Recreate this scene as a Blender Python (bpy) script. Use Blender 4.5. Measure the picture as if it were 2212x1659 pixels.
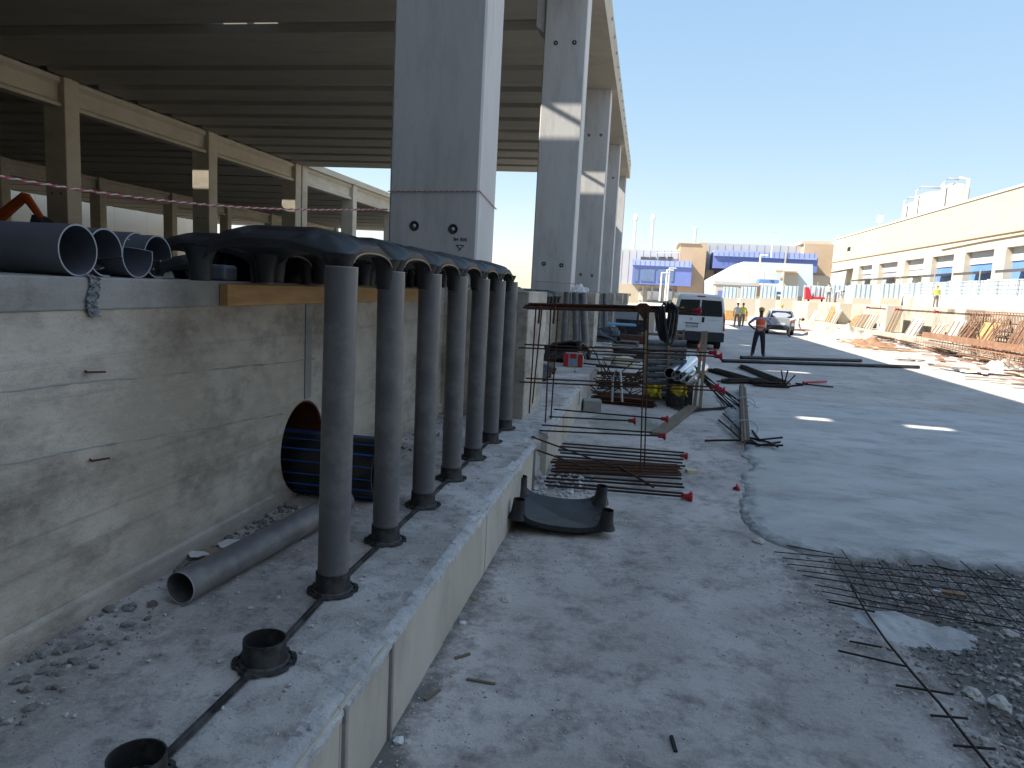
import bpy, bmesh, math, random
import numpy as np
from mathutils import Vector, Matrix, noise as mn
random.seed(7)
R = math.radians
scene = bpy.context.scene
for o in list(bpy.data.objects): bpy.data.objects.remove(o)
col = scene.collection

# ------------------------------------------------------------------ camera
def cam_axes(yaw, pitch, roll):
    yaw, pitch, roll = R(yaw), R(pitch), R(roll)
    cy, sy = math.cos(yaw), math.sin(yaw)
    fwd = Vector((-sy*math.cos(pitch), cy*math.cos(pitch), math.sin(pitch)))
    rt = Vector((cy, sy, 0)); up = rt.cross(fwd)
    return rt*math.cos(roll)+up*math.sin(roll), -rt*math.sin(roll)+up*math.cos(roll), fwd
CR, CU, CF = cam_axes(10.02, -7.62, 3.0)
CAM = Vector((0, 0, 2.1)); FPX = 1814.5/2560*2212
cd = bpy.data.cameras.new('camera'); co = bpy.data.objects.new('camera', cd); col.objects.link(co)
cd.sensor_width = 36; cd.lens = 1814.5/2560*36; cd.clip_start = .05; cd.clip_end = 3000
m = Matrix((CR, CU, -CF)).transposed().to_4x4(); m.translation = CAM; co.matrix_world = m
scene.camera = co
# ------------------------------------------------------------------ sky and sun
SX, SY = .92, .34                         # sun travel per metre of drop
sd = Vector((SX, SY, -1)).normalized()
w = bpy.data.worlds.new('World'); scene.world = w; w.use_nodes = True
nt = w.node_tree; nt.nodes.clear()
sk = nt.nodes.new('ShaderNodeTexSky'); sk.sky_type = 'NISHITA'; sk.sun_disc = False
sk.sun_elevation = math.asin(-sd.z); sk.sun_rotation = -math.atan2(-sd.x, -sd.y)
sk.air_density = 1.0; sk.dust_density = .25; sk.ozone_density = 1.2; sk.altitude = 50
bg = nt.nodes.new('ShaderNodeBackground'); bg.inputs[1].default_value = .15
ow = nt.nodes.new('ShaderNodeOutputWorld')
sm = nt.nodes.new('ShaderNodeMixRGB'); sm.blend_type = 'MULTIPLY'; sm.inputs[0].default_value = 1; sm.inputs[2].default_value = (3.6,3.6,3.6,1)
sg = nt.nodes.new('ShaderNodeGamma'); sg.inputs[1].default_value = .3       # softer contrast over the whole sky
nt.links.new(sk.outputs[0], sm.inputs[1]); nt.links.new(sm.outputs[0], sg.inputs[0]); hs = nt.nodes.new('ShaderNodeHueSaturation'); hs.inputs['Saturation'].default_value = 2.2; nt.links.new(sg.outputs[0], hs.inputs['Color']); nt.links.new(hs.outputs[0], bg.inputs[0]); nt.links.new(bg.outputs[0], ow.inputs[0])
sl = bpy.data.lights.new('sun', 'SUN'); sl.energy = 4.3; sl.angle = R(.53); sl.color = (1, .93, .82)
so = bpy.data.objects.new('sun', sl); col.objects.link(so)
so.rotation_euler = sd.to_track_quat('-Z', 'Y').to_euler(); so.location = (0, 0, 40)
scene.view_settings.view_transform = 'Standard'; scene.view_settings.look = 'None'
scene.view_settings.gamma = 1; scene.view_settings.exposure = 1.48
scene.view_settings.use_curve_mapping = False
scene.render.engine = 'CYCLES'
scene.cycles.max_bounces = 8; scene.cycles.diffuse_bounces = 5

# ------------------------------------------------------------------ where a point of the picture lies in the place
def ray(x, y): return CR*((x-1106)/FPX) + CU*(-(y-829.5)/FPX) + CF
def gz(x, y, z=0): d = ray(x, y); return CAM + d*((z-CAM.z)/d.z)
def gy(x, y, Y): d = ray(x, y); return CAM + d*(Y/d.y)
def gx(x, y, X): d = ray(x, y); return CAM + d*(X/d.x)

# ------------------------------------------------------------------ mesh builder
class MB:
    def __init__(s): s.v = []; s.f = []; s.mi = []; s.m = 0; s.sm = []
    def add(s, vs, fs, smooth=False):
        b = len(s.v); s.v += [tuple(v) for v in vs]
        for f in fs: s.f.append(tuple(i+b for i in f)); s.mi.append(s.m); s.sm.append(smooth)
        return s
    def box(s, a, b, rz=0, piv=None):
        (x0, y0, z0), (x1, y1, z1) = a, b
        vs = [(x0,y0,z0),(x1,y0,z0),(x1,y1,z0),(x0,y1,z0),(x0,y0,z1),(x1,y0,z1),(x1,y1,z1),(x0,y1,z1)]
        if rz:
            p = Vector(piv) if piv else Vector(((x0+x1)/2,(y0+y1)/2,0)); M = Matrix.Rotation(rz,3,'Z')
            vs = [M@(Vector(v)-p)+p for v in vs]
        return s.add(vs, [(0,3,2,1),(4,5,6,7),(0,1,5,4),(1,2,6,5),(2,3,7,6),(3,0,4,7)])
    def obox(s, c, size, M):
        c = Vector(c); h = Vector(size)/2
        vs = [c+M@Vector((sx*h.x,sy*h.y,sz*h.z)) for sz in(-1,1) for sx,sy in((-1,-1),(1,-1),(1,1),(-1,1))]
        return s.add(vs, [(0,3,2,1),(4,5,6,7),(0,1,5,4),(1,2,6,5),(2,3,7,6),(3,0,4,7)])
    def ring(s, c, d, r, n, ref=None):
        d = d.normalized(); ref = ref or (Vector((0,0,1)) if abs(d.z) < .9 else Vector((1,0,0)))
        u = d.cross(ref).normalized(); v = u.cross(d)
        return [c+(u*math.cos(2*math.pi*i/n)+v*math.sin(2*math.pi*i/n))*r for i in range(n)]
    def cyl(s, a, b, r, r2=None, n=12, caps=True, smooth=True):
        a, b = Vector(a), Vector(b); r2 = r if r2 is None else r2; d = b-a
        vs = s.ring(a,d,r,n)+s.ring(b,d,r2,n)
        s.add(vs, [(i,i+n,(i+1)%n+n,(i+1)%n) for i in range(n)], smooth)
        if caps:
            s.add(vs[:n], [tuple(range(n))]); s.add(vs[n:], [tuple(range(n-1,-1,-1))])
        return s
    def pipe(s, a, b, ro, ri, n=32):
        a, b = Vector(a), Vector(b); d = b-a
        vs = s.ring(a,d,ro,n)+s.ring(b,d,ro,n)+s.ring(b,d,ri,n)+s.ring(a,d,ri,n)
        for k in range(4):
            s.add(vs[k*n:(k+1)*n]+(vs[((k+1)%4)*n:((k+1)%4+1)*n]), [(i,i+n,(i+1)%n+n,(i+1)%n) for i in range(n)], k in(0,2))
        return s
    def tube(s, path, r, n=8, closed=False):
        P = [Vector(p) for p in path]; L = len(P); vs = []
        rr = r if isinstance(r,(list,tuple)) else [r]*L
        for i in range(L):
            d = P[min(i+1,L-1)]-P[max(i-1,0)]
            if closed: d = P[(i+1)%L]-P[(i-1)%L]
            vs += s.ring(P[i], d if d.length > 1e-6 else Vector((0,0,1)), rr[i], n)
        fs = []
        for i in range(L if closed else L-1):
            for j in range(n):
                a = i*n; b = ((i+1)%L)*n; fs.append((a+j,b+j,b+(j+1)%n,a+(j+1)%n))
        s.add(vs, fs, True)
        if not closed: s.add(vs[:n],[tuple(range(n))]); s.add(vs[-n:],[tuple(range(n-1,-1,-1))])
        return s
    def lathe(s, c, prof, n=24, axis=Vector((0,0,1)), smooth=True):
        c = Vector(c); axis = Vector(axis); vs = []
        for r, h in prof: vs += s.ring(c+axis*h, axis, max(r,1e-4), n)
        fs = [(k*n+i,k*n+(i+1)%n,(k+1)*n+(i+1)%n,(k+1)*n+i) for k in range(len(prof)-1) for i in range(n)]
        return s.add(vs, fs, smooth)
    def prism(s, poly, off):
        off = Vector(off); n = len(poly); P = [Vector(p) for p in poly]
        vs = P+[p+off for p in P]
        return s.add(vs, [tuple(range(n)), tuple(range(2*n-1,n-1,-1))]+[(i,(i+1)%n+0,(i+1)%n+n,i+n)[::-1] for i in range(n)])
    def grid(s, fn, nu, nv, smooth=True):
        vs = [fn(i/nu, j/nv) for j in range(nv+1) for i in range(nu+1)]
        return s.add(vs, [(j*(nu+1)+i,j*(nu+1)+i+1,(j+1)*(nu+1)+i+1,(j+1)*(nu+1)+i) for j in range(nv) for i in range(nu)], smooth)
    def build(s, name, mats, parent=None, local=False, bevel=0, fix=True):
        me = bpy.data.meshes.new(name)
        V = np.array(s.v, float).reshape(-1,3)
        loc = Vector((0,0,0))
        if parent is None:
            lo, hi = V.min(0), V.max(0); loc = Vector(((lo[0]+hi[0])/2,(lo[1]+hi[1])/2,lo[2]))
            V = V-np.array(loc)
        elif not local:
            p = parent; t = Vector((0,0,0))
            while p: t += p.location; p = p.parent
            V = V-np.array(t)
        me.from_pydata(V.tolist(), [], s.f)
        for mm in (mats if isinstance(mats,(list,tuple)) else [mats]): me.materials.append(mm)
        me.polygons.foreach_set('material_index', s.mi); me.polygons.foreach_set('use_smooth', s.sm)
        if fix:
            bm = bmesh.new(); bm.from_mesh(me); bmesh.ops.recalc_face_normals(bm, faces=bm.faces); bm.to_mesh(me); bm.free()
        me.update()
        o = bpy.data.objects.new(name, me); col.objects.link(o); o.location = loc
        if parent: o.parent = parent
        if bevel:
            b = o.modifiers.new('bevel','BEVEL'); b.width = bevel; b.segments = 2; b.limit_method = 'ANGLE'; b.angle_limit = R(40)
        return o
def tag(o, label=None, cat=None, group=None, kind=None):
    if label: o['label'] = label
    if cat: o['category'] = cat
    if group: o['group'] = group
    if kind: o['kind'] = kind
    return o
def thing(name, label, cat, loc=(0,0,0), rz=0, group=None):
    o = bpy.data.objects.new(name, None); col.objects.link(o); o.location = loc; o.rotation_euler = (0,0,rz)
    o.empty_display_size = .2
    return tag(o, label, cat, group)
def dup(o, parent=None):
    c = o.copy(); col.objects.link(c); c.parent = parent
    for ch in list(o.children):
        if ch.name != c.name: dup(ch, c)
    return c
def fbm(x, y, z=0, oc=4, f=1.0):
    return mn.fractal(Vector((x*f,y*f,z*f)), 1.0, 2.0, oc)

# ------------------------------------------------------------------ materials
def nodes(name):
    mt = bpy.data.materials.new(name); mt.use_nodes = True; t = mt.node_tree; b = t.nodes['Principled BSDF']
    return mt, t, b
def lin(c): return tuple(c)+(1,)
def mat(name, c, c2=None, scale=6, rough=.7, bump=.15, bscale=60, metal=0, dirt=None, dscale=1.5, damt=.5, stretch=(1,1,1), spec=.3, bdist=.01):
    mt, t, b = nodes(name); N = t.nodes; L = t.links
    tc = N.new('ShaderNodeTexCoord'); mp = N.new('ShaderNodeMapping'); mp.inputs['Scale'].default_value = stretch
    L.new(tc.outputs['Object'], mp.inputs[0])
    c2 = c2 or tuple(x*.75 for x in c)
    n1 = N.new('ShaderNodeTexNoise'); n1.inputs['Scale'].default_value = scale; n1.inputs['Detail'].default_value = 6; n1.inputs['Roughness'].default_value = .65
    L.new(mp.outputs[0], n1.inputs['Vector'])
    rp = N.new('ShaderNodeValToRGB'); rp.color_ramp.elements[0].position = .33; rp.color_ramp.elements[1].position = .67
    rp.color_ramp.elements[0].color = lin(c2); rp.color_ramp.elements[1].color = lin(c)
    L.new(n1.outputs['Fac'], rp.inputs[0]); out = rp.outputs[0]
    if dirt:
        n2 = N.new('ShaderNodeTexNoise'); n2.inputs['Scale'].default_value = dscale; n2.inputs['Detail'].default_value = 8; n2.inputs['Roughness'].default_value = .7
        L.new(mp.outputs[0], n2.inputs['Vector'])
        r2 = N.new('ShaderNodeValToRGB'); r2.color_ramp.elements[0].position = .47; r2.color_ramp.elements[1].position = .66
        r2.color_ramp.elements[0].color = (0,0,0,1); r2.color_ramp.elements[1].color = (damt,damt,damt,1)
        L.new(n2.outputs['Fac'], r2.inputs[0])
        mx = N.new('ShaderNodeMixRGB'); mx.inputs[2].default_value = lin(dirt); L.new(r2.outputs[0], mx.inputs[0]); L.new(out, mx.inputs[1]); out = mx.outputs[0]
    L.new(out, b.inputs['Base Color'])
    b.inputs['Roughness'].default_value = rough; b.inputs['Metallic'].default_value = metal
    b.inputs['Specular IOR Level'].default_value = spec
    if bump:
        nb = N.new('ShaderNodeTexNoise'); nb.inputs['Scale'].default_value = bscale; nb.inputs['Detail'].default_value = 5
        L.new(mp.outputs[0], nb.inputs['Vector'])
        bp = N.new('ShaderNodeBump'); bp.inputs['Strength'].default_value = bump; bp.inputs['Distance'].default_value = bdist
        L.new(nb.outputs['Fac'], bp.inputs['Height']); L.new(bp.outputs[0], b.inputs['Normal'])
    return mt
def concrete(name, base, dark, light, big=.7, mid=3.5, stretch=(1,1,1), bump=.4, bscale=45, rough=.9, speck=.5, bdist=.01, lines=None, boards=False, dirt=None):
    """cast concrete: blotches, mottling, specks, formwork grain"""
    mt, t, b = nodes(name); N = t.nodes; L = t.links
    tc = N.new('ShaderNodeTexCoord'); mp = N.new('ShaderNodeMapping'); mp.inputs['Scale'].default_value = stretch
    L.new(tc.outputs['Object'], mp.inputs[0])
    def nz(sc, det, ro, src):
        n = N.new('ShaderNodeTexNoise'); n.inputs['Scale'].default_value = sc; n.inputs['Detail'].default_value = det; n.inputs['Roughness'].default_value = ro
        L.new(src, n.inputs['Vector']); return n.outputs['Fac']
    def ramp(f, a, bb, va=0, vb=1):
        r = N.new('ShaderNodeMapRange'); r.inputs[1].default_value = a; r.inputs[2].default_value = bb; r.inputs[3].default_value = va; r.inputs[4].default_value = vb
        L.new(f, r.inputs[0]); return r.outputs[0]
    def mix(fac, a, c):
        mx = N.new('ShaderNodeMixRGB'); L.new(fac, mx.inputs[0])
        if isinstance(a, tuple): mx.inputs[1].default_value = lin(a)
        else: L.new(a, mx.inputs[1])
        mx.inputs[2].default_value = lin(c); return mx.outputs[0]
    f1 = nz(big, 5, .6, mp.outputs[0]); f2 = nz(mid, 8, .7, mp.outputs[0]); f3 = nz(90, 3, .6, tc.outputs['Object'])
    c = mix(ramp(f1,.42,.62), base, light)
    c = mix(ramp(f2,.48,.72,0,.85), c, dark)
    f4 = nz(mid*4.3, 6, .7, mp.outputs[0])
    c = mix(ramp(f4,.5,.75,0,.55), c, light)
    c = mix(ramp(f3,.6,.75,0,speck), c, tuple(x*.45 for x in dark))
    if boards:
        mp2 = N.new('ShaderNodeMapping'); mp2.inputs['Scale'].default_value = (1,.06,6.5); L.new(tc.outputs['Object'], mp2.inputs[0])
        fb_ = nz(1.6, 6, .75, mp2.outputs[0]); c = mix(ramp(fb_,.54,.7,0,.38), c, dark); fb2 = nz(2.7, 5, .7, mp2.outputs[0]); c = mix(ramp(fb2,.56,.72,0,.3), c, light)
    if lines:
        wv = N.new('ShaderNodeTexWave'); wv.bands_direction = lines[0]; wv.inputs['Scale'].default_value = lines[1]; wv.inputs['Distortion'].default_value = lines[2]; wv.inputs['Detail'].default_value = 3; wv.inputs['Detail Scale'].default_value = 1.2
        L.new(tc.outputs['Object'], wv.inputs['Vector'])
        c = mix(ramp(wv.outputs['Fac'],.9,1.0,0,lines[3]), c, tuple(x*.7 for x in dark))
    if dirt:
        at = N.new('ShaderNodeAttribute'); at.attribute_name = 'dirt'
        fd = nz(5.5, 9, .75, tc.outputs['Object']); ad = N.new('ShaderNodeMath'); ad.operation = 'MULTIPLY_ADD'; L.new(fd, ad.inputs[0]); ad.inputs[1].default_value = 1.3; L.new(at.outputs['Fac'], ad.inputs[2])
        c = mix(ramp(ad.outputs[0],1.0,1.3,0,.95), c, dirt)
    L.new(c, b.inputs['Base Color']); b.inputs['Roughness'].default_value = rough; b.inputs['Specular IOR Level'].default_value = .2
    nb = N.new('ShaderNodeTexNoise'); nb.inputs['Scale'].default_value = bscale; nb.inputs['Detail'].default_value = 8; nb.inputs['Roughness'].default_value = .7
    L.new(mp.outputs[0], nb.inputs['Vector'])
    bp = N.new('ShaderNodeBump'); bp.inputs['Strength'].default_value = bump; bp.inputs['Distance'].default_value = bdist
    L.new(nb.outputs['Fac'], bp.inputs['Height']); L.new(bp.outputs[0], b.inputs['Normal'])
    return mt
M = {}
M['ground'] = concrete('dusty_concrete', (.43,.39,.36), (.2,.183,.17), (.54,.495,.46), .6, 2.4, bump=.7, bscale=30, speck=.6)
M['near'] = concrete('dusty_dirty_shaded_concrete', (.42,.378,.35), (.14,.127,.118), (.57,.52,.488), .9, 4.6, bump=1.0, bscale=30, speck=.7, dirt=(.15,.138,.125))
M['wet'] = concrete('fresh_slab_concrete', (.45,.44,.425), (.25,.248,.243), (.55,.54,.525), .6, 1.7, stretch=(.75,1.3,1), bump=.7, bscale=26, speck=.5, dirt=(.25,.247,.235))
M['damp'] = concrete('damp_concrete', (.21,.205,.16), (.12,.115,.095), (.28,.27,.22), 1.2, 4, bump=.3, rough=.4)
M['rubble'] = concrete('rubble_earth', (.2,.188,.175), (.09,.085,.08), (.28,.268,.255), 1.1, 5, bump=.9, bscale=24, speck=.8, bdist=.02)
M['wall'] = concrete('board_marked_concrete', (.39,.345,.285), (.13,.113,.094), (.55,.5,.43), 1.6, 2.3, stretch=(1,.62,1.15), bump=.7, bscale=40, boards=True)
M['cap'] = concrete('wall_cap_concrete', (.26,.25,.23), (.16,.155,.145), (.34,.33,.31), 1.2, 3.5, stretch=(1,.6,1), bump=.4)
M['ledge'] = concrete('rough_ledge_concrete', (.35,.322,.30), (.10,.093,.088), (.56,.525,.495), 1.4, 7.5, bump=.8, bscale=38, speck=.9)
M['ledge_face'] = concrete('smooth_formed_concrete', (.46,.42,.35), (.33,.3,.25), (.53,.49,.42), .9, 2.0, stretch=(1,1,.45), bump=.15, bscale=30, speck=.2)
M['chip'] = concrete('chipped_edge_concrete', (.48,.47,.46), (.26,.255,.25), (.62,.61,.6), 3, 16, bump=1.0, bscale=60, speck=.8)
M['column'] = concrete('precast_column_concrete', (.53,.525,.515), (.36,.357,.35), (.60,.595,.585), .7, 1.5, stretch=(1.3,1.3,.28), bump=.2, bscale=30, speck=.5, rough=.75)
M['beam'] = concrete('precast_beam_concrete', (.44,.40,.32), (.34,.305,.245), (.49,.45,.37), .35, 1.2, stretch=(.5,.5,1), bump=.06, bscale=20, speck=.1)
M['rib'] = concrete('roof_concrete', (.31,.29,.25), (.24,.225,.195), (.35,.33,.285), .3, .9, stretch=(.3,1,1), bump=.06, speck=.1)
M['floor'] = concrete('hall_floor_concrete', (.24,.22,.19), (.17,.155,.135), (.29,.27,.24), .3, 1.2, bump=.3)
M['pvc'] = mat('grey_plastic_pipe', (.125,.126,.131), (.10,.101,.106), 3, .42, .04, 30, dirt=(.26,.25,.235), dscale=4.5, damt=.5, spec=.5)
M['pvc_big'] = mat('blue_grey_plastic_pipe', (.10,.108,.135), (.085,.092,.112), 2, .4, .04, 30, dirt=(.2,.2,.2), dscale=3, damt=.3, spec=.5)
M['pvc_edge'] = mat('cut_pipe_rim', (.36,.36,.37), (.28,.28,.29), 30, .7)
M['black'] = mat('recycled_black_plastic', (.014,.015,.018), (.010,.011,.013), 8, .5, .1, 60, dirt=(.1,.1,.1), dscale=4, damt=.18, spec=.5)
M['black_matt'] = mat('dusty_black_plastic', (.028,.028,.029), (.018,.018,.019), 9, .6, .15, 60, dirt=(.15,.145,.135), dscale=5, damt=.5)
M['hdpe'] = mat('black_polyethylene', (.01,.01,.011), (.008,.008,.009), 6, .35, .05, 40, dirt=(.12,.11,.1), dscale=3, damt=.2, spec=.5)
M['stripe'] = mat('blue_pipe_stripe', (.02,.11,.42), (.02,.08,.3), 20, .5)
M['rust_dark'] = mat('mill_scale_steel', (.052,.036,.028), (.03,.024,.021), 18, .75, .5, 180, metal=.25)
M['rust'] = mat('rusted_steel', (.105,.045,.024), (.05,.026,.017), 14, .85, .5, 140)
M['rust_light'] = mat('bright_rust_steel', (.33,.19,.12), (.2,.105,.065), 6, .85, .5, 100)
M['cap_red'] = mat('red_plastic_cap', (.52,.03,.05), (.4,.025,.04), 20, .45, .05, spec=.5)
M['timber'] = mat('new_timber', (.55,.34,.15), (.46,.27,.11), 4, .7, .2, 60, stretch=(1,.12,1), dirt=(.28,.15,.06), dscale=7, damt=.7)
M['timber_end'] = mat('timber_end_grain', (.18,.12,.07), (.11,.075,.045), 20, .8)
M['wood_old'] = mat('weathered_wood', (.31,.235,.165), (.2,.15,.105), 12, .85, .4, 60, stretch=(1,1,.15), dirt=(.1,.08,.06), damt=.5)
M['wood_old_y'] = mat('weathered_board', (.22,.175,.13), (.14,.11,.08), 12, .85, .4, 60, stretch=(1,.15,1), dirt=(.1,.08,.06), damt=.5)
M['batten_d'] = mat('dark_weathered_batten', (.12,.09,.065), (.075,.055,.04), 12, .85, .4, 60, stretch=(1,.15,1))
M['brown'] = mat('brown_pipe_sleeve', (.16,.05,.025), (.11,.035,.02), 8, .7)
M['paper'] = mat('torn_paper', (.68,.68,.68), (.55,.54,.52), 8, .9)
M['card'] = mat('cardboard', (.33,.25,.18), (.25,.19,.13), 8, .9)
M['white'] = mat('white_vehicle_paint', (.74,.75,.77), (.70,.71,.73), 2, .3, 0, spec=.5, dirt=(.4,.38,.35), dscale=2, damt=.25)
M['silver'] = mat('silver_vehicle_paint', (.5,.51,.53), (.46,.47,.49), 2, .3, 0, metal=.5)
M['glass'] = mat('dark_vehicle_glass', (.014,.02,.021), (.01,.014,.015), 2, .08, 0, spec=.7)
M['trim'] = mat('dark_grey_plastic', (.035,.037,.042), (.027,.029,.033), 5, .6)
M['rubber'] = mat('tyre_rubber', (.016,.016,.017), (.012,.012,.013), 9, .85)
M['red_lens'] = mat('red_lamp_lens', (.5,.012,.016), (.4,.01,.012), 9, .2, 0, spec=.6)
M['clear_lens'] = mat('clear_lamp_lens', (.6,.5,.48), (.5,.42,.4), 9, .2, 0, spec=.6)
M['plate'] = mat('number_plate', (.6,.62,.64), (.5,.52,.55), 9, .5)
M['ink'] = mat('black_marking', (.02,.02,.022), (.015,.015,.016), 9, .8)
M['zinc'] = mat('galvanised_duct', (.62,.64,.67), (.52,.54,.57), 8, .28, .05, 40, metal=1)
M['yellow_cloth'] = mat('yellow_plastic_sack', (.55,.47,.03), (.42,.36,.03), 6, .6, .4, 20)
M['blue_sheet'] = mat('light_blue_plastic', (.16,.36,.58), (.12,.28,.48), 5, .5)
M['skin'] = mat('skin', (.13,.07,.045), (.11,.06,.04), 8, .6)
M['skin2'] = mat('light_skin', (.42,.25,.17), (.37,.22,.15), 8, .6)
M['shirt'] = mat('pale_blue_shirt', (.34,.36,.5), (.28,.3,.43), 7, .9)
M['hivis_o'] = mat('orange_safety_fabric', (.85,.13,.055), (.72,.1,.045), 7, .8)
M['hivis_y'] = mat('yellow_safety_fabric', (.62,.66,.06), (.5,.54,.05), 7, .8)
M['reflect'] = mat('reflective_tape', (.55,.53,.5), (.45,.43,.4), 9, .5)
M['trousers'] = mat('dark_trousers', (.03,.032,.036), (.022,.023,.026), 9, .9)
M['trousers_g'] = mat('grey_trousers', (.2,.19,.19), (.15,.145,.14), 9, .9)
M['tee'] = mat('white_cotton', (.6,.6,.58), (.5,.5,.48), 9, .9)
M['helmet_y'] = mat('yellow_helmet', (.5,.36,.03), (.4,.28,.02), 9, .45)
M['boot'] = mat('dusty_boot', (.07,.06,.05), (.05,.042,.035), 9, .85)
M['cream'] = concrete('cream_precast_facade', (.49,.42,.32), (.45,.385,.29), (.52,.45,.345), .12, .5, bump=.05, speck=.1)
M['cream_l'] = concrete('pale_precast_facade', (.53,.475,.38), (.49,.435,.345), (.56,.505,.41), .12, .5, bump=.05, speck=.1)
M['tan'] = mat('orange_tan_render', (.50,.37,.25), (.46,.335,.225), .4, .9)
M['grey_panel'] = mat('light_grey_cladding', (.5,.5,.5), (.46,.46,.46), .3, .7)
M['white_panel'] = mat('white_cladding', (.74,.75,.74), (.7,.71,.7), .3, .7)
M['shed'] = mat('pale_blue_cladding', (.60,.67,.70), (.56,.63,.66), .3, .7)
M['blue_l'] = mat('light_blue_cladding', (.34,.40,.68), (.31,.37,.64), .3, .6)
M['blue_d'] = mat('blue_cladding', (.17,.22,.5), (.15,.2,.46), .3, .6)
M['blue_glass'] = mat('tinted_glazing', (.16,.22,.36), (.12,.17,.3), .5, .25, 0, spec=.5)
M['dock_blue'] = mat('blue_dock_panel', (.14,.27,.6), (.11,.22,.5), .5, .6)
M['dock_grey'] = mat('grey_dock_shutter', (.36,.37,.4), (.3,.31,.34), .5, .6)
M['awning'] = mat('dark_awning', (.1,.095,.095), (.075,.07,.07), 2, .7)
M['fence_panel'] = mat('pale_blue_fence_mesh', (.55,.66,.74), (.48,.59,.68), 2, .6)
M['steel_grey'] = mat('galvanised_steel', (.42,.44,.46), (.35,.37,.39), 5, .5, .05, metal=.4)
M['terrace'] = concrete('sunlit_site_concrete', (.40,.36,.30), (.22,.195,.16), (.48,.44,.375), .5, 1.5, bump=.3)
M['orange'] = mat('orange_machine_paint', (.5,.1,.02), (.4,.08,.018), 4, .5, .05)
M['cone_o'] = mat('cone_red_plastic', (.6,.07,.04), (.5,.055,.03), 8, .5)
M['tool_red'] = mat('red_canvas', (.45,.03,.035), (.36,.025,.03), 9, .7)
M['tool_grey'] = mat('grey_canvas', (.36,.35,.33), (.3,.29,.275), 9, .8)
M['stone'] = mat('pale_limestone', (.55,.53,.49), (.42,.4,.37), 12, .9, .6, 40)
M['tape_r'] = mat('barrier_tape_red', (.55,.09,.1), (.45,.07,.08), 20, .6)
M['tape_w'] = mat('barrier_tape_white', (.6,.57,.57), (.5,.48,.48), 20, .6)
M['foil'] = mat('clear_plastic_film', (.2,.215,.23), (.1,.11,.12), 22, .25, .6, 30, spec=.6)
M['yellow_chip'] = mat('cream_block', (.62,.56,.36), (.54,.48,.3), 9, .85)

# ------------------------------------------------------------------ ground
GEN_Y = 13.0
slab_edge = [(1.62,16),(1.60,12.4),(1.56,10.67),(1.42,10.0),(1.50,9.4),(1.30,8.8),(1.22,8.1),(1.10,7.4),(1.09,6.95),(1.17,6.56),(1.42,6.28),(1.8,6.25),(2.2,6.38),(2.6,6.42),(3.24,6.36),(4.4,6.2),(6.5,6.1),(9.5,6.0)]
def edge_y(x):                      # front edge of the new slab
    pts = slab_edge[10:]
    if x <= pts[0][0]: return pts[0][1]
    for (a,b),(c,d) in zip(pts,pts[1:]):
        if x <= c: return b+(d-b)*(x-a)/(c-a)
    return pts[-1][1]
def pit(x, y):                      # the broken-out strip at the right front
    l = 1.36+.13*(6.3-y) if y < 6.4 else 9
    l += .07*fbm(y*1.9,3.1)
    a = max(0, min(1, (x-l)/.45)); b = max(0, min(1, (edge_y(x)+.12-y)/.25))
    return a*b
def rough_band(x, y):
    if y > 6.5: return 0
    l = 1.36+.13*(6.3-y)+.15*fbm(y*1.2,7.7); return max(0, min(1, (x-l+.62)/.5))*max(0,min(1,(6.5-y)*2))
def gheight(x, y):
    h = .012*fbm(x,y,0,3,.9)+.005*fbm(x,y,4,4,5)
    p = pit(x,y); rg = rough_band(x,y)
    if rg > 0: h += rg*(.014*fbm(x,y,6,4,7)+.010*fbm(x,y,1,3,2.5))
    if p > 0:
        h += p*(-.05+.05*fbm(x,y,2,5,2.2)+.035*max(0,fbm(x,y,9,4,6)))
        if x > 1.9 and y < 5.2: h += p*.1*min(1,(x-1.9))*min(1,(5.2-y))
    return h
mb = MB()
nx, ny = 175, 330
def gf(u, v):
    x = -1.6+u*7.0; y = .6+v*12.4
    fall = min(1, (5.4-x)/.6, (13-y)/.6)
    return (x, y, gheight(x,y)*max(0,fall)+.004)
def gpit(u,v): return 0
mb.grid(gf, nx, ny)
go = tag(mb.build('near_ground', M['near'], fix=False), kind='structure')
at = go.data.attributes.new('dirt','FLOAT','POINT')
at.data.foreach_set('value', [min(1, max(pit(x,y)*1.1, rough_band(x,y)*.48, max(0,min(.75,(.62-(x+1.0)*1.15-max(0,y-5)*.12)))+.22*fbm(x,y,3,3,.5), .25+.3*fbm(x,y,8,3,.45))) for x,y,z in mb.v])  # ledge-foot term mixes real dirt with shade painted into the colour
mb = MB(); mb.add([(-600,-250,-.35),(600,-250,-.35),(600,1500,-.35),(-600,1500,-.35)], [(0,1,2,3)])
mb2 = MB(); mb2.add([(-1.6,13,0),(5.4,13,0),(5.4,.6,0),(16.5,.6,0),(16.5,75,0),(-1.6,75,0)], [])
tag(mb.build('ground', M['terrace'], fix=False), kind='structure')
mb = MB()
for a,b in (((-1.6,12.99),(16.7,190)),((5.39,-60),(16.7,12.99)),((-1.6,-60),(5.39,.61))):
    mb.add([(a[0],a[1],0),(b[0],a[1],0),(b[0],b[1],0),(a[0],b[1],0)], [(0,1,2,3)])
tag(mb.build('site_road', M['ground'], fix=False), kind='structure')

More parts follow.
